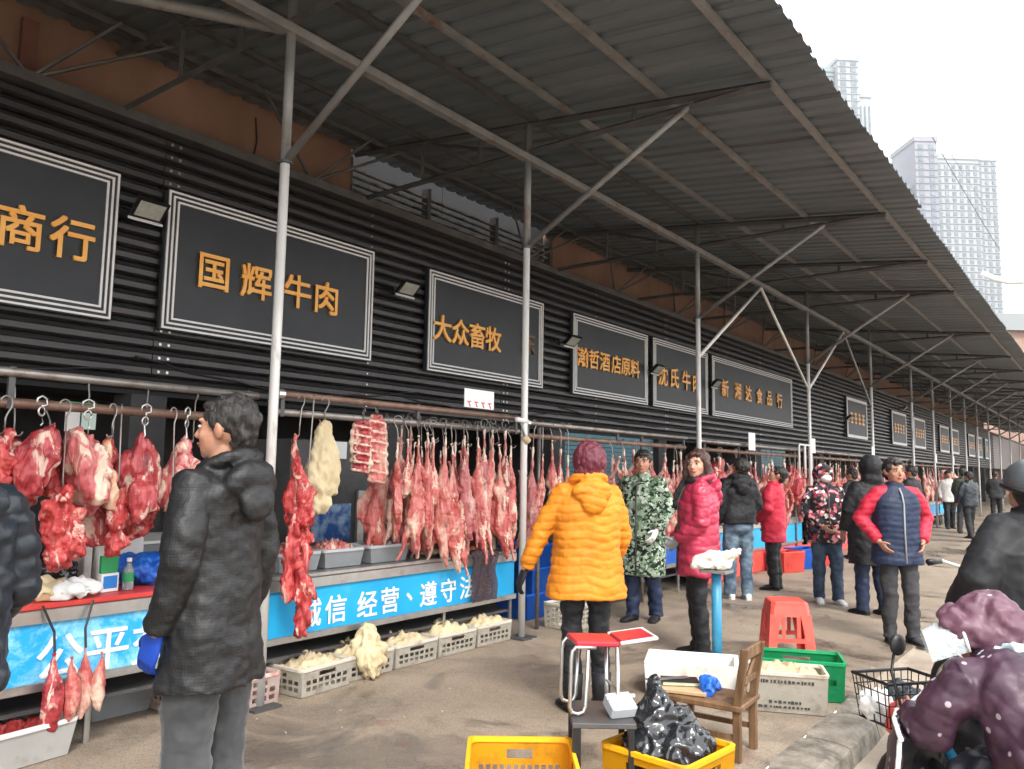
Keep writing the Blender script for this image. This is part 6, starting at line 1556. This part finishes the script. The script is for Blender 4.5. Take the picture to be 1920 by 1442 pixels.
def coat_fold(c, n):
    z = c.z - 0.55 * c.y
    d_ = abs((z / 0.085) % 1.0 - 0.5) * 0.085
    return 0.004 * (0.7 * abs(math.sin(PI * (z / 0.085 - 0.5))) ** 0.6 + 0.5 * (1 - math.exp(-(d_ / 0.007) ** 2)) - 1.0) + 0.016 * fbm(c, 8, (5, 0, 0)) + 0.020 * (1 - abs(noise.noise(V((c.x * 10, c.y * 10 + c.z * 4, c.z * 8)))) - 0.8)
displace(me, coat_fold)
cp = inst('padded_coat', me, rider)
q = MB(); q.tube([V((0, -0.36, 0.372)) + V((0.262 * math.cos(a), 0.222 * math.sin(a), 0.01 * math.sin(5 * a))) for a in [2 * PI * k / 40 for k in range(41)]], 0.007, 6); q.build('hem_piping', M_PAPER, cp, True)
q = MB(); NU, NV = 40, 16                              # quilted wind apron hung from the handlebar round the knees
def quilt_pt(u, v):
    th = u * 1.25
    zt_ = 0.76 - 0.12 * u * u + 0.03 * math.sin(u * 5)
    zb_ = 0.26 + 0.10 * abs(u) ** 3
    z = lerp(zt_, zb_, v)
    r = 0.38 + 0.07 * v + 0.02 * math.sin(u * 9 + v * 2) * v
    n1 = fbm((u, v, 0), 4, (3, 1, 0))
    return V((r * math.sin(th) * 1.05 + 0.02 * n1, -0.06 + r * math.cos(th) * 0.95 + 0.03 * n1, z + 0.02 * n1))
rows_ = [[quilt_pt(i / NU * 2 - 1, j / NV) for i in range(NU + 1)] for j in range(NV + 1)]
q.loft(rows_, False, 0, False)
bm = bmesh.new(); me0 = q.mesh('wind_apron', [F_CAPE, F_CAPEIN], True); bm.from_mesh(me0)
bmesh.ops.recalc_face_normals(bm, faces=list(bm.faces)); bmesh.ops.solidify(bm, geom=list(bm.faces), thickness=0.016)
for f_ in bm.faces:
    c_ = f_.calc_center_median(); f_.material_index = 0 if f_.normal.dot(V((c_.x, c_.y + 0.06, 0))) > 0 else 1; f_.smooth = True
bm.to_mesh(me0); bm.free()
qa = inst('wind_apron', me0, bk)
edge = rows_[0] + [r[-1] for r in rows_[1:]] + rows_[-1][::-1][1:] + [r[0] for r in rows_[::-1][1:]]
q = MB(); q.tube(edge, 0.009, 6); q.build('apron_piping', M_PAPER, qa, True)
q = MB()
for s in (-1, 1):
    q.tube([(0.09 * s, -0.24, 0.60), (0.13 * s, 0.02, 0.56), (0.12 * s, -0.02, 0.36), (0.11 * s, 0.0, 0.13)], [0.09, 0.08, 0.07, 0.06], 12)
q.loft([sell(0.24, 0.22, 0.14, -0.28), sell(0.235, 0.21, 0.34, -0.30), sell(0.18, 0.15, 0.54, -0.28)])
me = remesh(q, 'skirt', 0.013, F_CAPEIN, 2); displace(me, lambda c, n: 0.05 * fbm((c.x, c.y, c.z * 0.3), 7) + 0.03 * (1 - abs(noise.noise(V((c.x * 12, c.y * 12, c.z * 2)))) - 0.8)); inst('skirt', me, rider)
q = MB(); q.tube([(-0.27, 0.16, 0.70), (-0.27, 0.22, 0.86), (-0.24, 0.24, 0.92)], 0.006, 6); q.build('mirror_arm', M_BLACKP, bk, True)
q = MB(); q.ball((-0.22, 0.24, 0.955), (0.036, 0.018, 0.042), 16, 10); q.build('mirror', M_BLACKP, bk, True)
q = MB()                                               # pale teal scarf over the shoulder
pts = [HR @ V((-0.09, 0.08, 0.97)), V((-0.03, -0.12, 1.0)), V((0.04, -0.20, 0.985)), V((0.07, -0.30, 0.93)), V((0.09, -0.40, 0.83)), V((0.10, -0.47, 0.72))]
q.tube(pts, [0.03, 0.035, 0.03, 0.034, 0.03, 0.018], 10, flat=0.45)
me = remesh(q, 'scarf', 0.008, fabric('scarf_teal', (0.36, 0.50, 0.52), (0.62, 0.70, 0.72), 0.6, 14), 2); displace(me, lambda c, n: 0.02 * (1 - abs(noise.noise(c * 22)) - 0.75) + 0.008 * fbm(c, 40)); inst('scarf', me, rider)
bicycle(plan(2.86, 4.75, -0.11), dirn(-0.1, 1.0), 'bicycle whose grip sticks out beside the dark grey coat', False, 1.10)

# ------------------------------------------------------------------ haze over the far towers
mb = MB(); mb.bx((-450, -70, -1.2), (450, 720, 196))
hz = NT('haze_air'); hz.t.nodes.remove(hz.b)
pv = hz.n('ShaderNodeVolumePrincipled'); pv.inputs['Color'].default_value = (0.93, 0.95, 0.97, 1); pv.inputs['Density'].default_value = 0.0003; pv.inputs['Anisotropy'].default_value = 0.2
hz.l(pv.outputs[0], hz.t.nodes['Material Output'].inputs['Volume'])
o = mb.build('haze', hz.mat); o['kind'] = 'stuff'; o['label'] = 'pale haze over the far towers'
